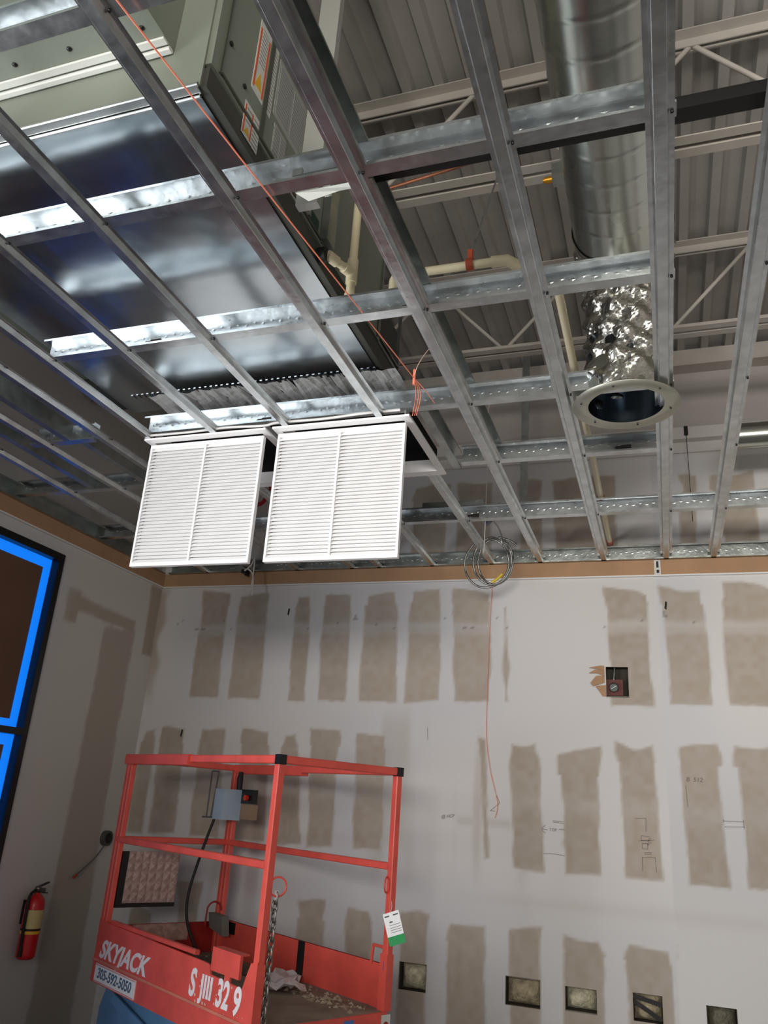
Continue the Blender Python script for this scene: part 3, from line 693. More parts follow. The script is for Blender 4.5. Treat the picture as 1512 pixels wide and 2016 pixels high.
q = MB(); q.tube([(-.345,2.59,2.415+CZ),(-.315,2.59,2.415+CZ)], .014, 10); q.tube([(-.352,2.59,2.415+CZ),(-.345,2.59,2.415+CZ)], .009, 8); q.build('damper_knob', mat('brass yellow','#b98522',.4,.6), dt)
q = MB(); q.tube([(.47,4.62,2.165+CZ),(XR-.05,4.62,2.165+CZ)], .075, 28); q.tube([(.47,4.62,2.165+CZ),(.485,4.62,2.165+CZ)], .080, 28)
tag(q.build('round_duct', SPIRAL), 'small round duct end at the right edge of the picture near back wall', 'duct')

# ------------------------------------------------------------------ cream pvc condensate drain
pp = thing('drain_pipe', 'cream pvc condensate drain with trap, running to the back wall', 'pipe', (-1.04,2.33,1.9+CZ))
R_ = .0165
q = MB(); q.tube([(-1.04,2.33,1.70+CZ+.06),(-1.04,2.33,2.42+CZ)], R_, 16); q.tube([(-1.09,2.205,1.893+CZ),(-1.06,2.27,1.893+CZ),(-1.04,2.31,1.893+CZ)], R_*.95, 16); q.build('riser', PVC, pp)
q = MB(); q.tube([(-1.04,2.33,1.85+CZ),(-1.04,2.33,1.955+CZ)], R_*1.32, 18); q.tube([(-1.056,2.285,1.893+CZ),(-1.04,2.33,1.893+CZ)], R_*1.25, 16); q.build('tee_fitting', PVC, pp)
q = MB(); q.tube([(-1.088,2.205,1.893+CZ),(-1.07,2.25,1.893+CZ)], R_*1.28, 18); q.build('coupling', PVC, pp)
q = MB(); q.tube([(-1.04,2.33,1.75+CZ),(-1.04,2.33,1.80+CZ)], R_*1.3, 18); q.build('coupling', PVC, pp)
trap = [(-1.04,2.33,1.785+CZ)] + [tuple(p) for p in arc((-.952,2.33,1.785+CZ),.088,math.pi,2*math.pi,12,(1,0,0),(0,0,.35))] + [(-.864,2.33,1.82+CZ)] + [tuple(p) for p in arc((-.839,2.33,1.825+CZ),.027,math.pi,math.pi/2,6,(1,0,0),(0,0,1))]
trap += [(-.80,2.33,1.853+CZ),(-.45,2.33,1.848+CZ)]
q = MB(); q.tube(trap, R_, 16); q.build('trap', PVC, pp)
q = MB(); q.tube([(-.864,2.33,1.78+CZ),(-.864,2.33,1.822+CZ)]+[tuple(p) for p in arc((-.834,2.33,1.822+CZ),.030,math.pi,math.pi/2,6,(1,0,0),(0,0,1))]+[(-.80,2.33,1.853+CZ)], R_*1.28, 16); q.build('elbow', PVC, pp)
q = MB(); q.tube([(-.50,2.33,1.849+CZ),(-.445,2.33,1.847+CZ),(-.41,2.355,1.835+CZ),(-.385,2.385,1.825+CZ)], R_*1.3, 16); q.build('elbow', PVC, pp)
q = MB(); q.tube([(-.44,2.33,1.848+CZ),(-.33,2.43,1.81+CZ),(-.285,2.49,1.80+CZ)], R_, 16); q.build('offset_pipe', PVC, pp)
q = MB(); q.tube([(-.285,2.49,1.80+CZ),(-.28,5.22,1.735+CZ)], R_, 16); q.build('long_run', PVC, pp)
q = MB(); q.tube([(-.2805,4.42,1.754+CZ),(-.2805,4.45,1.753+CZ)], R_*1.3, 16); q.tube([(-.28,5.17,1.736+CZ),(-.28,5.22,1.735+CZ)], R_*1.3, 16); q.build('coupling', BRICKR, pp)
hg = thing('pipe_hanger', 'threaded rod with rust red clamp holding the cream pvc pipe', 'pipe hanger', (-.58,2.33,1.88+CZ))
q = MB(); q.tube([(-.578,2.332,1.905+CZ),(-.545,2.64,2.545+CZ)], .0042, 8); q.build('rod', GALV, hg)
q = MB(); q.tube([(-.592,2.33,1.853+CZ),(-.566,2.33,1.853+CZ)], R_*1.38, 18); q.box((-.588,2.322,1.87+CZ),(-.570,2.338,1.915+CZ)); q.build('clamp', BRICKR, hg)
q = MB(); q.tube(smooth_path([(-.80,1.95,1.90+CZ),(-.65,1.90,1.87+CZ),(-.50,1.83,1.82+CZ),(-.40,1.76,1.772+CZ),(-.34,1.69,1.750+CZ)]), .0055, 8); tag(q.build('copper_tube', COPPER), 'thin copper tube slanting behind the second cross stud', 'tube')

# ------------------------------------------------------------------ strings and wires
q = MB(); A = Vector((-1.055,.5,ZC-.010)); B_ = Vector((-.905,2.755,ZC+.045)); A = Vector((-1.09,.55,ZC-.012))
q.tube([A, A.lerp(B_,.5)+Vector((0,0,-.004)), B_], .0022, 8); st = q.build('mason_string', STRING); tag(st, 'taut orange pink string under the framing, tied above the right grille', 'string')
q = MB()
for dx in (-.012,0,.010): q.tube(smooth_path([tuple(B_), (-.915+dx,2.86,ZC+.03), (-.968+dx*.8,2.985,ZC-.004)]), .002, 6)
q.tube(smooth_path([tuple(B_),(-.875,2.82,ZC+.02),(-.855,2.90,ZC-.0)]), .0016, 6); q.tube([(-.905,2.755,ZC+.015),(-.905,2.755,ZC+.085)], .006, 8); q.build('string_knot', STRING, st)
q = MB(); q.tube(smooth_path([tuple(B_),(-.885,2.74,ZC+.10),(-.82,2.71,ZC+.16),(-.74,2.69,ZC+.17)]), .0016, 6); q.build('string_tail', mat('pale string','#e6c0b0',.8), st)
q = MB(); q.tube(smooth_path([(-1.072,YB-.008,3.25),(-1.085,YB-.006,2.9),(-1.092,YB-.006,2.5),(-1.092,YB-.006,2.22),(-1.06,YB-.008,2.0),(-1.013,YB-.006,1.82),(-1.028,YB-.006,1.73)]), .0018, 6)
tag(q.build('hanging_string', STRING), 'loose pink string dangling down the middle of the back wall', 'string')
q = MB(); q.tube([(-.958,4.45,ZC+.02),(-.966,4.52,2.55+CZ)], .0022, 6); q.tube([(-.950,4.39,1.43+CZ),(-.958,4.45,ZC+.02)], .0022, 6); tag(q.build('hanger_wire', WHITED), 'thin pale hanger wire dropping behind the cable coil', 'wire')
q = MB(); q.tube([(.239,5.183,1.85+CZ),(.237,5.183,2.50+CZ)], .0022, 6); q.box((.225,5.176,2.465+CZ),(.249,5.1905,2.53+CZ)); tag(q.build('hanger_wire', BLACKM), 'dark hanger wire dropping right of the round duct collar', 'wire')
q = MB(); q.tube(smooth_path([(-2.36,2.965,ZC+.012),(-2.1,2.966,ZC+.010),(-1.9,2.966,ZC+.016),(-1.7,2.965,ZC+.006),(-1.62,2.966,ZC+.016),(-1.4,2.965,ZC+.012),(-1.2,2.966,ZC+.02),(-1.03,2.967,ZC+.02)],8), .006, 8); tag(q.build('white_cable', WHITED), 'white cable lying along the near edge of both grilles', 'cable')
q = MB(); q.tube(smooth_path([(-2.93,5.12,3.345),(-2.89,5.10,3.35),(-2.85,5.11,3.30),(-2.83,5.10,3.17),(-2.84,5.11,3.15)]), .006, 8); q.tube(smooth_path([(-2.91,5.12,3.36),(-2.87,5.10,3.38),(-2.845,5.10,3.42),(-2.845,5.1,3.18)]), .005, 8)
tag(q.build('white_cable', WHITED), 'white cable end dangling at the back wall below the left grille', 'cable')
q = MB(); q.box((-2.97,5.14,3.335),(-2.93,5.20,3.362)); q.box((-2.94,5.15,3.315),(-2.925,5.19,3.34)); tag(q.build('cable_clip', BLACKM), 'small black clip at the back wall beside the dangling white cable', 'clip')
q = MB(); q.box((-.012,YB-.0215,ZT0-.004),(.028,YB-.0185,ZC-.004)); tk = q.build('paper_tag', LABEL); tag(tk, 'small white printed tag on the brown band right of the duct collar', 'tag')
q = MB(); q.box((.002,YB-.0222,ZT0+.045),(.016,YB-.0215,ZC-.012)); q.box((.002,YB-.0222,ZT0+.01),(.018,YB-.0215,ZT0+.03)); q.build('tag_print', BLACK, tk)

# armoured cable coil
co = thing('cable_coil', 'coil of armoured cable hanging in front of the back wall', 'cable coil', (-1.02,4.9,1.54+CZ))
def flex(pts, rad=.0068):
    P = smooth_path(pts, 10); out = []; rr = []
    L = 0; last = P[0]; dist = [0]
    for a, b in zip(P[:-1], P[1:]): L += (b-a).length; dist.append(L)
    n_ = int(L/.0032); k = 0
    for i in range(n_):
        s = L*i/n_
        while dist[k+1] < s: k += 1
        out.append(P[k].lerp(P[k+1], (s-dist[k])/max(1e-9, dist[k+1]-dist[k]))); rr.append(rad*(1.12 if i % 3 else .82))
    return out, rr
def loop(cx_, cz_, rx, rz, a0, a1, n_, y): return [(cx_+rx*math.cos(a0+(a1-a0)*i/n_), y+.004*math.sin(i*2.), cz_+CZ+rz*math.sin(a0+(a1-a0)*i/n_)) for i in range(n_+1)]
pts = [(-1.05,4.44,1.755+CZ),(-.985,4.55,1.74+CZ),(-.942,4.75,1.72+CZ),(-.93,4.86,1.67+CZ),(-.925,4.89,1.63+CZ)]
q = MB(); a, b = flex(pts, .004); q.tube(a, b, 8); q.build('feed_cable', CONDUIT, co)
pts = loop(-1.04,1.525,.145,.165,1.3,1.3+2*math.pi*1.02,22,4.90)+loop(-.985,1.54,.115,.155,1.5,1.5+2*math.pi,20,4.915)+loop(-1.0,1.535,.125,.16,1.6,1.6+2*math.pi*.9,20,4.885)+[(-.96,4.89,1.695+CZ),(-.88,4.885,1.665+CZ),(-.835,4.88,1.625+CZ)]
q = MB(); a, b = flex(pts); q.tube(a, b, 8); q.build('armoured_cable', CONDUIT, co)
q = MB(); q.tube(smooth_path([(-.935,4.89,1.445+CZ),(-.965,4.888,1.415+CZ),(-1.0,4.889,1.392+CZ)]), .0085, 10); q.build('yellow_tape', mat('yellow tape','#d9c02a',.5), co)
q = MB(); q.poly([(-1.035,4.70,1.745+CZ),(-.995,4.70,1.775+CZ),(-.965,4.70,1.735+CZ),(-1.005,4.70,1.705+CZ)], (0,-1,0), .001); tg = q.build('hang_tag', mat('lilac tag','#b9b9cf',.6), co)
text('tag_lettering', 'C5\nFP', .022, INK, tg, (-1.0,4.698,1.742+CZ), (.8,0,-.6), (.6,0,.8), .0003)
q = MB(); q.box((-.945,4.888,1.655+CZ),(-.938,4.925,1.70+CZ)); q.build('cable_tie', WHITED, co)

# printed sheet behind the grilles
q = MB(); q.box((-3.10,5.20,2.02+CZ),(-2.60,5.203,2.40+CZ)); bn = q.build('printed_sheet', mat('pale plastic sheet','#bdb7b6',.5)); tag(bn, 'pale sheet with red lettering hanging behind the gap between grilles', 'sheet')
text('red_lettering', 'OT', .22, mat('red print','#b3252c',.6), bn, (-2.875,5.198,2.215+CZ), (1,0,0), (0,0,1), .0006)

# ------------------------------------------------------------------ wall openings
def batt(a, b, c_, d_, label, m_=INSUL):
    q = MB(); nx, nz = 10, 8
    for i in range(nx+1):
        for j in range(nz+1):
            u = i/nx*2-1; v = j/nz*2-1
            q.v.append((a+.004+(b-a-.008)*i/nx, YB+.075-.05*(1-u*u)*(1-v*v)**.7+random.uniform(-.006,.006) if abs(u) < 1 and abs(v) < 1 else YB+.09, c_+.004+(d_-c_-.008)*j/nz))
    for i in range(nx):
        for j in range(nz): k = i*(nz+1)+j; q.f.append((k,k+nz+1,k+nz+2,k+1)); q.sm.append(True)
    return tag(q.build('insulation_batt', m_), label, 'insulation', 'insulation seen in the wall cut-outs')
BR_ = mat('brown insulation', '#a89c80', .95, 0, .3, 25, 1, 60)
DKI = mat('dark insulation', '#6f6a5a', .95, 0, .3, 25, 1, 60)
batt(*HOLES[0], 'pale insulation in the wall cut-out beside the right post of the lift')
batt(*HOLES[1], 'brown insulation in the wall cut-out, first to the right of the lift', BR_)
batt(*HOLES[2], 'light insulation in the wall cut-out, second to the right of the lift')
batt(*HOLES[3], 'insulation behind crossed straps in the wall cut-out, third right of lift', BR_)
batt(*HOLES[4], 'dark insulation in the rightmost low wall cut-out', DKI)
q = MB(); a, b, c_, d_ = HOLES[3]; q.bar((a,YB+.018,d_-.02),(b,YB+.018,d_-.05), .004, .022); q.bar((a+.01,YB+.022,d_-.05),(b-.01,YB+.022,c_+.02), .004, .022); tag(q.build('metal_strap', BLACKM), 'dark crossed straps inside the third low wall cut-out', 'strap')
sb = thing('sprinkler_box', 'rust red box with round pipe fitting inside the ragged upper wall hole', 'fitting', (-.29,YB+.05,2.55))
q = MB(); q.box((-.337,YB+.03,2.50),(-.235,YB+.06,2.60)); q.build('box', mat('dark rust paint','#5c2119',.6), sb)
q = MB(); q.tube([(-.291,YB+.004,2.548),(-.291,YB+.03,2.548)], .030, 24, cap=False); q.tube([(-.291,YB+.004,2.548),(-.291,YB+.03,2.548)], .026, 24, cap=False); q.build('pipe_fitting', GALV, sb)
q = MB(); q.tube([(-.291,YB+.022,2.548),(-.291,YB+.0295,2.548)], .0255, 24); q.build('fitting_inside', mat('dark fitting steel','#2b302e',.3,.6), sb)  # dark greenish disc filling the inside of the fitting
q = MB(); q.bar((-.305,YB+.018,2.54),(-.275,YB+.018,2.56), .008, .003); q.build('valve_fin', GALVD, sb)
q = MB(); q.tube([(-.292,YB+.05,2.60),(-.285,YB+.06,2.68)], .006, 8); q.build('wire', GALVD, sb)
tp = MB()
for i, (pts) in enumerate(([(-.345,2.68),(-.365,2.682),(-.44,2.665),(-.40,2.66),(-.345,2.65)],[(-.345,2.65),(-.40,2.655),(-.44,2.63),(-.39,2.632),(-.345,2.615)],[(-.345,2.62),(-.395,2.615),(-.43,2.57),(-.415,2.55),(-.345,2.575)],[(-.338,2.56),(-.38,2.555),(-.40,2.55),(-.375,2.515),(-.36,2.49),(-.338,2.488)])):
    tp.poly([(x, YB-.002-max(0,(-.345-x))*.28, z) for x, z in pts], (0,-1,.0), .0016)
tag(tp.build('torn_paper', CARDB), 'torn brown drywall paper peeling beside the ragged upper wall hole', 'torn paper')

# corner junction box with wire, on the left wall
jb = thing('junction_box', 'dark round box low in the wall corner with a wire tail', 'junction box', (XL,5.07,1.42))
q = MB(); q.tube([(XL+.001,5.07,1.42),(XL+.035,5.07,1.42)], .05, 20); q.build('box', mat('box grey','#4a4844',.6), jb)
q = MB(); q.tube([(XL+.035,5.07,1.42),(XL+.038,5.07,1.42)], .034, 20); q.build('opening', BLACK, jb)
q = MB(); q.tube(smooth_path([(XL+.03,5.05,1.385),(XL+.02,4.98,1.30),(XL+.02,4.86,1.225),(XL+.03,4.80,1.20)]), .004, 8); q.build('wire', INK, jb)
q = MB(); q.tube([(XL+.028,4.805,1.202),(XL+.035,4.77,1.187)], .009, 8); q.build('wire_nut', BRICKR, jb)

# fire extinguisher
fe = thing('fire_extinguisher', 'red fire extinguisher hanging on the left wall beside the window', 'fire extinguisher', (XL,4.41,.77))
ex, ey = XL+.075, 4.41
q = MB(); q.lathe([(0,0),(.045,0),(.055,.012),(.056,.03),(.056,.285),(.050,.318),(.030,.342),(.018,.348),(.018,.358)], 32, (ex,ey,.77)); q.build('cylinder', FIRE, fe)
q = MB(); q.lathe([(.0,.356),(.019,.356),(.019,.385),(.012,.392),(0,.392)], 16, (ex,ey,.77)); q.box((ex-.012,ey-.02,1.125),(ex+.012,ey+.055,1.148)); q.build('valve_head', mat('valve metal','#6f6b64',.35,.9), fe)
q = MB(); q.bar((ex,ey-.01,1.155),(ex,ey+.085,1.178), .018, .007); q.bar((ex,ey,1.128),(ex,ey+.085,1.118), .018, .006); q.build('handle', BLACKM, fe)
q = MB(); q.tube(smooth_path([(ex,ey-.02,1.14),(ex,ey-.06,1.11),(ex+.01,ey-.075,1.02),(ex+.01,ey-.070,.90),(ex+.012,ey-.066,.83)]), .009, 10); q.tube([(ex+.012,ey-.066,.84),(ex+.012,ey-.064,.79)], [.009,.013], 10); q.build('hose', BLACK, fe)
def wrap(z0, z1, a0, a1, m_, name):
    q = MB(); n_ = 14
    for z in (z0,z1):
        for i in range(n_+1):
            a = a0+(a1-a0)*i/n_; q.v.append((ex+.0572*math.cos(a), ey+.0572*math.sin(a), z))
    for i in range(n_): q.f.append((i,i+1,n_+2+i,n_+1+i)); q.sm.append(True)
    q.build(name, m_, fe)
wrap(.935,1.035,-1.5,1.2,mat('pale yellow label','#c6b27c',.5),'label_band')
wrap(.905,.922,-2.4,2.4,YELLOW,'yellow_band'); wrap(.923,.934,-2.6,2.6,BLACK,'strap')
q = MB(); q.box((XL+.0005,ey-.02,.95),(XL+.018,ey+.02,1.08)); q.build('bracket', BLACKM, fe)

# ------------------------------------------------------------------ scissor lift (local frame: s along the long side, t across, origin at near corner on the floor)
LB = Vector((-1.709,3.534,0)); th = 2.62; LL, LW = 1.638, .787
U = Vector((math.cos(th),math.sin(th),0)); V = Vector((math.sin(th),-math.cos(th),0))
lift = thing('scissor_lift', 'red scissor lift with guard rails standing in the left corner', 'scissor lift', tuple(LB))
class LM(MB):
    def build(s, name, m_, parent=lift, **k):
        s.v = [tuple(LB + U*v[0] + V*v[1] + Vector((0,0,v[2]))) for v in s.v]
        return MB.build(s, name, m_, parent, **k)
ZTOP = .196+CZ; ZMID = ZTOP-.477; ZD = ZTOP-1.11; ZTB = ZD+.19; ZFB = ZD-.105
T = .038
corners = [(0,0),(LL,0),(LL,LW),(0,LW)]
for i, (s_, t_) in enumerate(corners):
    si = s_ + (.019 if s_ == 0 else -.019); ti = t_ + (.019 if t_ == 0 else -.019)
    q = LM(); q.bar((si,ti,ZD+.002),(si,ti,ZTOP-.03), T, T, up=(1,0,0), bev=.004)
    if s_ > 0: q.bar((si-.036,ti,ZD+.002),(si-.036,ti,ZTOP-.045), T*.85, T*.9, up=(1,0,0), bev=.004)
    else: q.box((si-.022,ti-.022,ZD),(si+.03,ti+.022,ZTB+.05))
    q.build('post', RED)
for a, b, z, nm in (((0,.019),(LL,.019),ZTOP-.019,'top_rail'),((0,LW-.019),(LL,LW-.019),ZTOP-.019,'top_rail'),((.019,.03),(.019,LW-.03),ZTOP-.019,'top_rail'),((LL-.019,.03),(LL-.019,LW-.03),ZTOP-.019,'top_rail'),
                    ((.03,.019),(LL-.03,.019),ZMID,'mid_rail'),((.03,LW-.019),(LL-.03,LW-.019),ZMID,'mid_rail'),((LL-.019,.03),(LL-.019,LW-.03),ZMID,'mid_rail')):
    q = LM(); q.bar((a[0],a[1],z),(b[0],b[1],z), T, T if nm == 'top_rail' else .034, bev=.004)
    q.build(nm, RED)
q = LM(); q.bar((LL*.52,.012,ZTOP-.026),(LL,.012,ZTOP-.026), T+.016, T+.020, bev=.004); q.bar((LL*.52,LW-.012,ZTOP-.026),(LL*.99,LW-.012,ZTOP-.026), T+.016, T+.020, bev=.004); q.build('rail_sleeve', RED)
for s_, t_ in ((.012,.018),(.012,LW-.018)):
    q = LM(); q.box((s_-.016,t_-.021,ZTOP-.042),(s_+.022,t_+.021,ZTOP+.003)); q.build('corner_cap', BLACKM)
q = LM(); q.box((LL-.02,-.004,ZTOP-.042),(LL+.004,.03,ZTOP+.002)); q.build('corner_cap', BLACKM)
q = LM(); q.box((.01,.01,ZD-.02),(LL-.01,LW-.01,ZD)); q.build('platform_deck', DUST)
q = LM(); q.poly([(.0,.0,ZFB),(LL,.0,ZFB),(LL,.0,ZTB),(.05,.0,ZTB),(.045,.0,ZTB+.01),(0,0,ZTB+.03)], (0,-1,0), .006) if False else None
fp = LM(); fp.poly([(.0,-.001,ZFB),(LL,-.001,ZFB),(LL,-.001,ZTB+.02),(LL-.14,-.001,ZTB+.006),(.42,-.001,ZTB-.008),(.385,-.001,ZTB-.012),(.375,-.001,ZTB-.048),(.10,-.001,ZTB-.058),(.075,-.001,ZTB+.0),(.05,-.001,ZTB+.05),(.0,-.001,ZTB+.06)], (0,1,0), .010)
sd = fp.build('side_panel', RED)
q = LM(); q.bar((.0,-.004,ZD+.004),(LL,-.004,ZD+.004), .010, .014, bev=.003); q.build('rub_strip', mat('worn red edge','#cf7a68',.5,0,.1,9))
q = LM(); q.bar((.55,.022,ZTB+.012),(LL-.12,.022,ZTB+.012), .026, .022, bev=.004); q.build('edge_tube', RED)
q = LM(); q.box((.135,-.002,ZTB-.030),(.375,.012,ZTB+.066)); q.box((.205,-.002,ZTB-.058),(.25,.008,ZTB-.029)); q.box((.14,.012,ZTB+.06),(.37,.05,ZTB+.066)); q.build('gate_plate', RED)
q = LM(); q.box((0.075,LW-.012,ZD),(LL-.02,LW,ZTB)); q.box((.02,LW-.013,ZTB-.022),(LL-.02,LW+.006,ZTB)); q.build('toe_board', RED)
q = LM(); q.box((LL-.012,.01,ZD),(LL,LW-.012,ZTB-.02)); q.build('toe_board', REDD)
q = LM(); q.box((.70,LW-.018,ZD+.02),(.755,LW-.012,ZTB+.001)); q.build('joint_gap', BLACK)
q = LM(); q.box((LL-.22,LW-.018,ZTB-.07),(LL-.15,LW-.012,ZTB-.005)); q.build('slot', BLACK)
q = LM(); q.poly([(.02,LW-.02,ZD+.0),(.12,LW-.02,ZD),(.13,LW-.02,ZD+.11),(.10,LW-.02,ZTB-.03),(.06,LW-.02,ZTB),(.02,LW-.02,ZTB)], (0,1,0), .006); q.build('gusset', RED)
q = LM(); 
for a, b in (((.05,LW-.016,ZTB+.0),(.05,LW-.016,ZTB+.075)),((.05,LW-.016,ZTB+.075),(.13,LW-.016,ZTB+.075)),((.13,LW-.016,ZTB+.075),(.14,LW-.016,ZTB-.01))): q.bar(a, b, .014, .014, bev=.003)
q.build('tie_loop', RED)
q = LM(); q.box((.02,LW-.0215,ZTB-.02),(.045,LW-.020,ZTB+.025)); q.box((.018,LW-.044,ZTB-.02),(.019,LW-.005,ZTB+.02)); q.build('blue_sticker', mat('blue sticker','#5a66b0',.5))
q = LM(); q.box((-.004,.02,ZFB),(.008,LW-.02,ZD-.001)); en = q.build('end_panel', RED)
q = LM()
for t_ in (.64,.69): q.tube([(-.0045,t_,ZD-.055),(-.006,t_,ZD-.055)], .011, 12)
q.build('bolt_hole', BLACK, en)
q = LM(); q.box((-.0055,.50,ZD-.05),(-.004,.56,ZD-.015)); q.build('blue_decal', mat('blue decal','#4a72b8',.5), en)
q = LM(); q.box((-.0055,LW-.055,ZFB+.004),(-.004,LW-.0,ZD-.012)); wdq = q.build('white_decal', LABEL, en)
q = LM(); q.tube([(-.0056,LW-.028,ZD-.058),(-.0066,LW-.028,ZD-.058)], .018, 16); q.build('decal_ring', REDD, wdq)
# lettering on the long side: reads from the far corner (s = LL) towards the camera (s = 0)
def lt(name, s_, body, size, s0, z, m_, par, sx=1, lean=.0, tdepth=-.0085): 
    p = LB + U*s0 + V*tdepth + Vector((0,0,z))
    return text(name, body, size, m_, par, tuple(p), tuple(-U), tuple(Vector((0,0,1)) - U*lean), .0008, sx)
LET = mat('white lettering', '#ece6ea', .5)
lt('brand_lettering', 0, 'SKYJACK', .135, 1.27, ZD+.062, LET, sd, 1.06, .45, -.0025)
lt('model_lettering', 0, 'S', .155, .515, ZD+.080, LET, sd, .75, .1, -.0025); lt('model_lettering', 0, 'JIII', .125, .39, ZD+.082, LET, sd, .85, .05, -.0025)
lt('model_lettering', 0, '32', .15, .245, ZD+.080, LET, sd, .72, .1, -.0025); lt('model_lettering', 0, '9', .15, .125, ZD+.075, LET, sd, .8, .1, -.0025)
pp_ = LB + U*1.33 + V*(-.0045) + Vector((0,0,ZD-.052))
q = LM(); q.box((1.08,-.0055,ZD-.098),(1.585,-.0010,ZD-.010)); pl_ = q.build('phone_plate', WHITE)
lt('phone_lettering', 0, '305-592-5050', .070, 1.333, ZD-.054, mat('blue ink','#4a6a86',.6), pl_, 1.08, .15, -.0065)
q = LM(); q.box((1.084,-.0062,ZD-.018),(1.581,-.0055,ZD-.013)); q.box((1.084,-.0062,ZD-.096),(1.581,-.0055,ZD-.091)); q.build('plate_border', mat('pink border','#d79a9c',.6), pl_)
chips = MB()
for i in range(26):
    s_, z_ = random.uniform(.03,.5), random.uniform(ZD-.02,ZTB-.06); e = random.uniform(.002,.007)
    chips.v += []; chips.poly([tuple(LB+U*(s_+dx*e)+V*(-.0022)+Vector((0,0,z_+dz*e))) for dx, dz in ((-1,-.6),(.6,-1),(1,.7),(-.4,1))], tuple(-V), .0005)
chips.build('paint_chip', mat('bare primer','#d6c3b8',.7), lift)
# end rail mat panel
q = LM(); q.box((LL-.042,.06,ZMID-.17),(LL-.036,.44,ZMID+.0)); q.box((LL-.042,.06,ZMID-.178),(LL-.030,.44,ZMID-.170))
mp_ = LM(); a0, a1, b0, b1 = .085, .425, -.625+CZ, -.345+CZ
mp_.box((LL-.05,a0,b0),(LL-.044,a1,b1)); nu, nv = 7, 5
for i in range(nu):
    for j in range(nv):
        u0 = a0+(a1-a0)*i/nu; u1 = a0+(a1-a0)*(i+1)/nu; v0 = b0+(b1-b0)*j/nv; v1 = b0+(b1-b0)*(j+1)/nv
        mp_.add([(LL-.0505,u0,v0),(LL-.0505,u1,v0),(LL-.0505,u1,v1),(LL-.0505,u0,v1),(LL-.066,(u0+u1)/2,(v0+v1)/2+.006)], [(0,1,4),(1,2,4),(2,3,4),(3,0,4)])
pk = mp_.build('embossed_mat', PINK)
q = LM(); q.box((LL-.058,.045,b0-.022),(LL-.042,a0,b1)); q.box((LL-.058,a0,b0-.022),(LL-.042,a1,b0)); q.build('mat_border', BLACK, pk)
q = LM(); q.box((LL-.0145,.20,ZTB-.115),(LL-.0122,.57,ZTB-.022)); q.build('toe_decal', mat('faded pink decal','#a08078',.7,0,.3,30))
# control box with joystick at the far corner
cb = LM(); cb.box((LL-.17,LW-.18,ZTOP-.34),(LL-.05,LW-.045,ZTOP-.155)); cx_ = cb.build('control_box', BOXG)
q = LM(); q.box((LL-.165,LW-.042,ZTOP-.33),(LL-.30,LW+.0,ZTOP-.24)); q.build('manual_pouch', KRAFT, cx_)
q = LM(); q.box((LL-.30,LW-.05,ZTOP-.235),(LL-.15,LW-.01,ZTOP-.15)); q.build('control_panel', BLACKM, cx_)
q = LM(); q.tube([(LL-.25,LW-.055,ZTOP-.20),(LL-.25,LW-.075,ZTOP-.20)], .018, 14); q.build('stop_button', mat('stop button red','#c22a1c',.4), cx_)
q = LM(); q.tube([(LL-.15,LW-.06,ZTOP-.155),(LL-.145,LW-.06,ZTOP-.09),(LL-.14,LW-.055,ZTOP-.045)], [.018,.021,.014], 12); q.build('joystick', BLACK, cx_)
q = LM()
for a, b in (((LL-.055,LW-.22,ZTOP-.33),(LL-.055,LW-.22,ZTOP-.05)),((LL-.055,LW-.19,ZTOP-.33),(LL-.055,LW-.17,ZTOP-.05)),((LL-.055,LW-.22,ZTOP-.05),(LL-.055,LW-.17,ZTOP-.05)),((LL-.055,LW-.25,ZTOP-.33),(LL-.055,LW-.17,ZTOP-.33))): q.tube([a,b], .005, 8)
q.build('box_hanger', INK, cx_)
q = LM(); q.tube(smooth_path([(LL-.07,LW-.17,ZTOP-.34),(LL-.06,LW-.22,ZMID-.05),(LL-.05,LW-.27,ZMID-.30),(LL-.07,LW-.26,ZTB-.02),(LL-.14,LW-.2,ZD+.01)]), .009, 8); q.build('control_cable', BLACK)
q = LM(); q.tube(arc((-.002,.062,ZMID-.085),.040,0,2*math.pi,20,(-.3,.95,0),(0,0,1)), .0045, 8); q.build('tie_ring', RED)
q = LM(); q.tube(arc((.03,LW-.042,ZMID-.085),.036,0,2*math.pi,20,(.5,.8,0),(0,0,1)), .0045, 8); q.build('tie_ring', RED)
q = LM(); q.tube(arc((LL-.075,LW-.09,ZTB+.05),.05,0,math.pi,10,(.0,1,0),(0,0,1)), .006, 8); q.tube([(LL-.075,LW-.14,ZTB+.05),(LL-.075,LW-.14,ZTB-.03)], .006, 8); q.build('grab_loop', REDD)
# foot switch bag on the far toe board
q = LM(); q.poly([(LL-.22,LW-.05,ZTB-.075),(LL-.06,LW-.05,ZTB-.045),(LL-.03,LW-.05,ZTB+.035),(LL-.19,LW-.05,ZTB+.03)], (0,-1,0), .05); q.build('foot_pad', mat('grey rubber','#6a6862',.7))
# chain hanging at the entry
ch = LM(); z = ZMID-.13; k = 0; s_ = .012
while z > ZD-.08:
    n_ = 10; pts = []
    for i in range(n_+1):
        a = 2*math.pi*i/n_; dx = .013*math.cos(a); dz = .027*math.sin(a)
        pts.append((s_-.006, .062+dx, z+dz) if k % 2 else (s_-.006+dx, .062, z+dz))
    ch.tube(pts, .005, 6, cap=False); z -= .037; k += 1
ch.build('entry_chain', CHAIN)
q = LM(); q.box((s_-.014,.054,ZMID-.14),(s_+.004,.070,ZMID-.10)); q.build('chain_clip', WHITED)
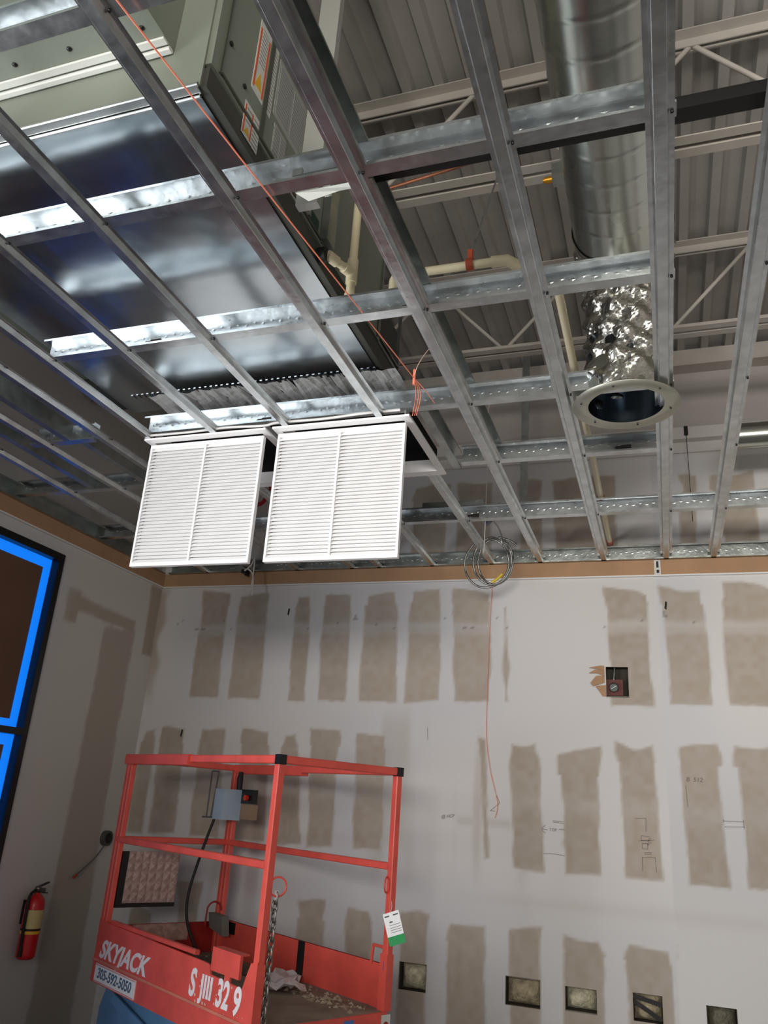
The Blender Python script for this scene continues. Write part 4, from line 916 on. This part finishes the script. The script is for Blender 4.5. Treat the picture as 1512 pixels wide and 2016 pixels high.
# machine below the platform
q = LM(); q.poly([(.12,.07,.16),(LL-.02,.07,.16),(LL-.02,.07,.60),(LL-.08,.07,.715),(.12,.07,.715)], (0,1,0), LW-.14); q.build('chassis', BLUEG)
for s0 in (.15,.95):
    for t_ in (.045,LW-.045):
        q = LM(); q.bar((s0,t_,.60),(s0+.55,t_,.70), .012, .05); q.build('scissor_arm', BLUEG)
for s0 in (.25,LL-.2):
    for t0_ in (.05,LW-.05):
        q = LM(); q.tube([(s0,t0_-.045,.155),(s0,t0_+.045,.155)], .155, 28); q.build('wheel', BLACK)

# things lying on or hanging from the lift
def lp(s_, t_, z): return tuple(LB+U*s_+V*t_+Vector((0,0,z)))
def scrap(s_, t_, sz, label, seed):
    rr = random.Random(seed); n_ = 5; q = MB()
    for i in range(n_+1):
        for j in range(n_+1):
            x = (i/n_-.5)*sz*1.3; y = (j/n_-.5)*sz; 
            q.v.append(lp(s_+x*math.cos(seed)-y*math.sin(seed)+rr.uniform(-.01,.01), t_+x*math.sin(seed)+y*math.cos(seed)+rr.uniform(-.01,.01), ZD+.004+rr.uniform(0,.05)*(1 if sz > .1 else .4)))
    for i in range(n_):
        for j in range(n_): k = i*(n_+1)+j; q.f.append((k,k+n_+1,k+n_+2,k+1)); q.sm.append(False)
    return tag(q.build('paper_scrap', PAPERW), label, 'paper', 'crumpled paper on the lift platform')
scrap(.72,.66,.17,'crumpled white paper on the lift platform against its far side',1)
scrap(.55,.56,.15,'crumpled white paper on the lift platform, nearer of the two',2)
db = MB()
for i in range(260):
    if random.random() < .55: s_, t_ = random.uniform(.9,1.55), random.uniform(.25,.72)
    else: s_, t_ = random.uniform(.03,.9), random.uniform(.55,.74)
    e = random.uniform(.004,.020); h = e*random.uniform(.3,.9); a = random.uniform(0,6.28)
    if random.random() < .08: e *= 2.2
    db.add([lp(s_+e*math.cos(a+k*2.1), t_+e*math.sin(a+k*2.1), ZD) for k in range(3)]+[lp(s_,t_,ZD+h)], [(0,1,3),(1,2,3),(2,0,3),(2,1,0)])
tag(db.build('plaster_debris', mat('plaster crumbs','#a29782',.9)), 'plaster crumbs and dust scattered over the lift platform', 'debris', kind='stuff')
for (s_, t_, ln, wd, label_) in ((1.25,.52,.30,.10,'dark rag lying on the lift platform near its far end'),(1.02,.60,.22,.09,'brown rag lying on the lift platform near its middle')):
    q = MB(); n_ = 8
    for i in range(n_+1):
        for j in range(5):
            q.v.append(lp(s_+(i/n_-.5)*ln, t_+(j/4-.5)*wd*(1-.3*abs(i/n_-.5)), ZD+.004+(.035*math.sin(math.pi*i/n_)*math.sin(math.pi*j/4)+random.uniform(0,.012) if 0 < j < 4 else 0)))
    for i in range(n_):
        for j in range(4): k = i*5+j; q.f.append((k,k+5,k+6,k+1)); q.sm.append(True)
    tag(q.build('rag', mat('dirty cloth','#5a5043',.95,0,.3,20)), label_, 'rag')
tgp = Vector(lp(-.03, LW-.03, ZMID-.27)); 
it = thing('inspection_tag', 'white and green inspection tag hanging on the right post of the lift', 'tag', tuple(tgp))
cr = Vector(ROWS[0]); nrm = Vector((-.15,-1,.05)).normalized(); tx = Vector((1,-.15,0)).normalized(); ty = Vector((0,0,1))
rot = math.radians(20); ux = tx*math.cos(rot)+ty*math.sin(rot); uy = ty*math.cos(rot)-tx*math.sin(rot)
def trect(u0,u1,v0,v1,off): return [tuple(tgp+ux*a+uy*b+nrm*off) for a, b in ((u0,v0),(u1,v0),(u1,v1),(u0,v1))]
q = MB(); q.poly(trect(-.045,.045,-.035,.070,0), nrm, .001); wt = q.build('tag_card', WHITE, it)
q = MB(); q.poly(trect(-.045,.045,-.075,-.035,0), nrm, .001); q.build('green_end', GREEN, it)
q = MB()
for k, (a, b) in enumerate(((-.038,-.012),(.010,.038))): q.poly(trect(a,b,.052,.058,.0011), nrm, .0004)
for v in (.012,.0,-.010,-.02): q.poly(trect(-.02,.04,v,v+.002,.0011), nrm, .0004)
q.poly(trect(-.018,.0,.024,.030,.0011), nrm, .0004); q.build('tag_print', INK, wt)
q = MB(); q.tube([tuple(tgp+uy*.066+nrm*.002), tuple(tgp+uy*.066-nrm*.002+Vector((.0,.01,.03))), lp(.008,LW-.03,ZMID-.12)], .0015, 6); q.build('tag_string', WHITED, it)

for o in list(C.objects):
    if '_local' in o: del o['_local']
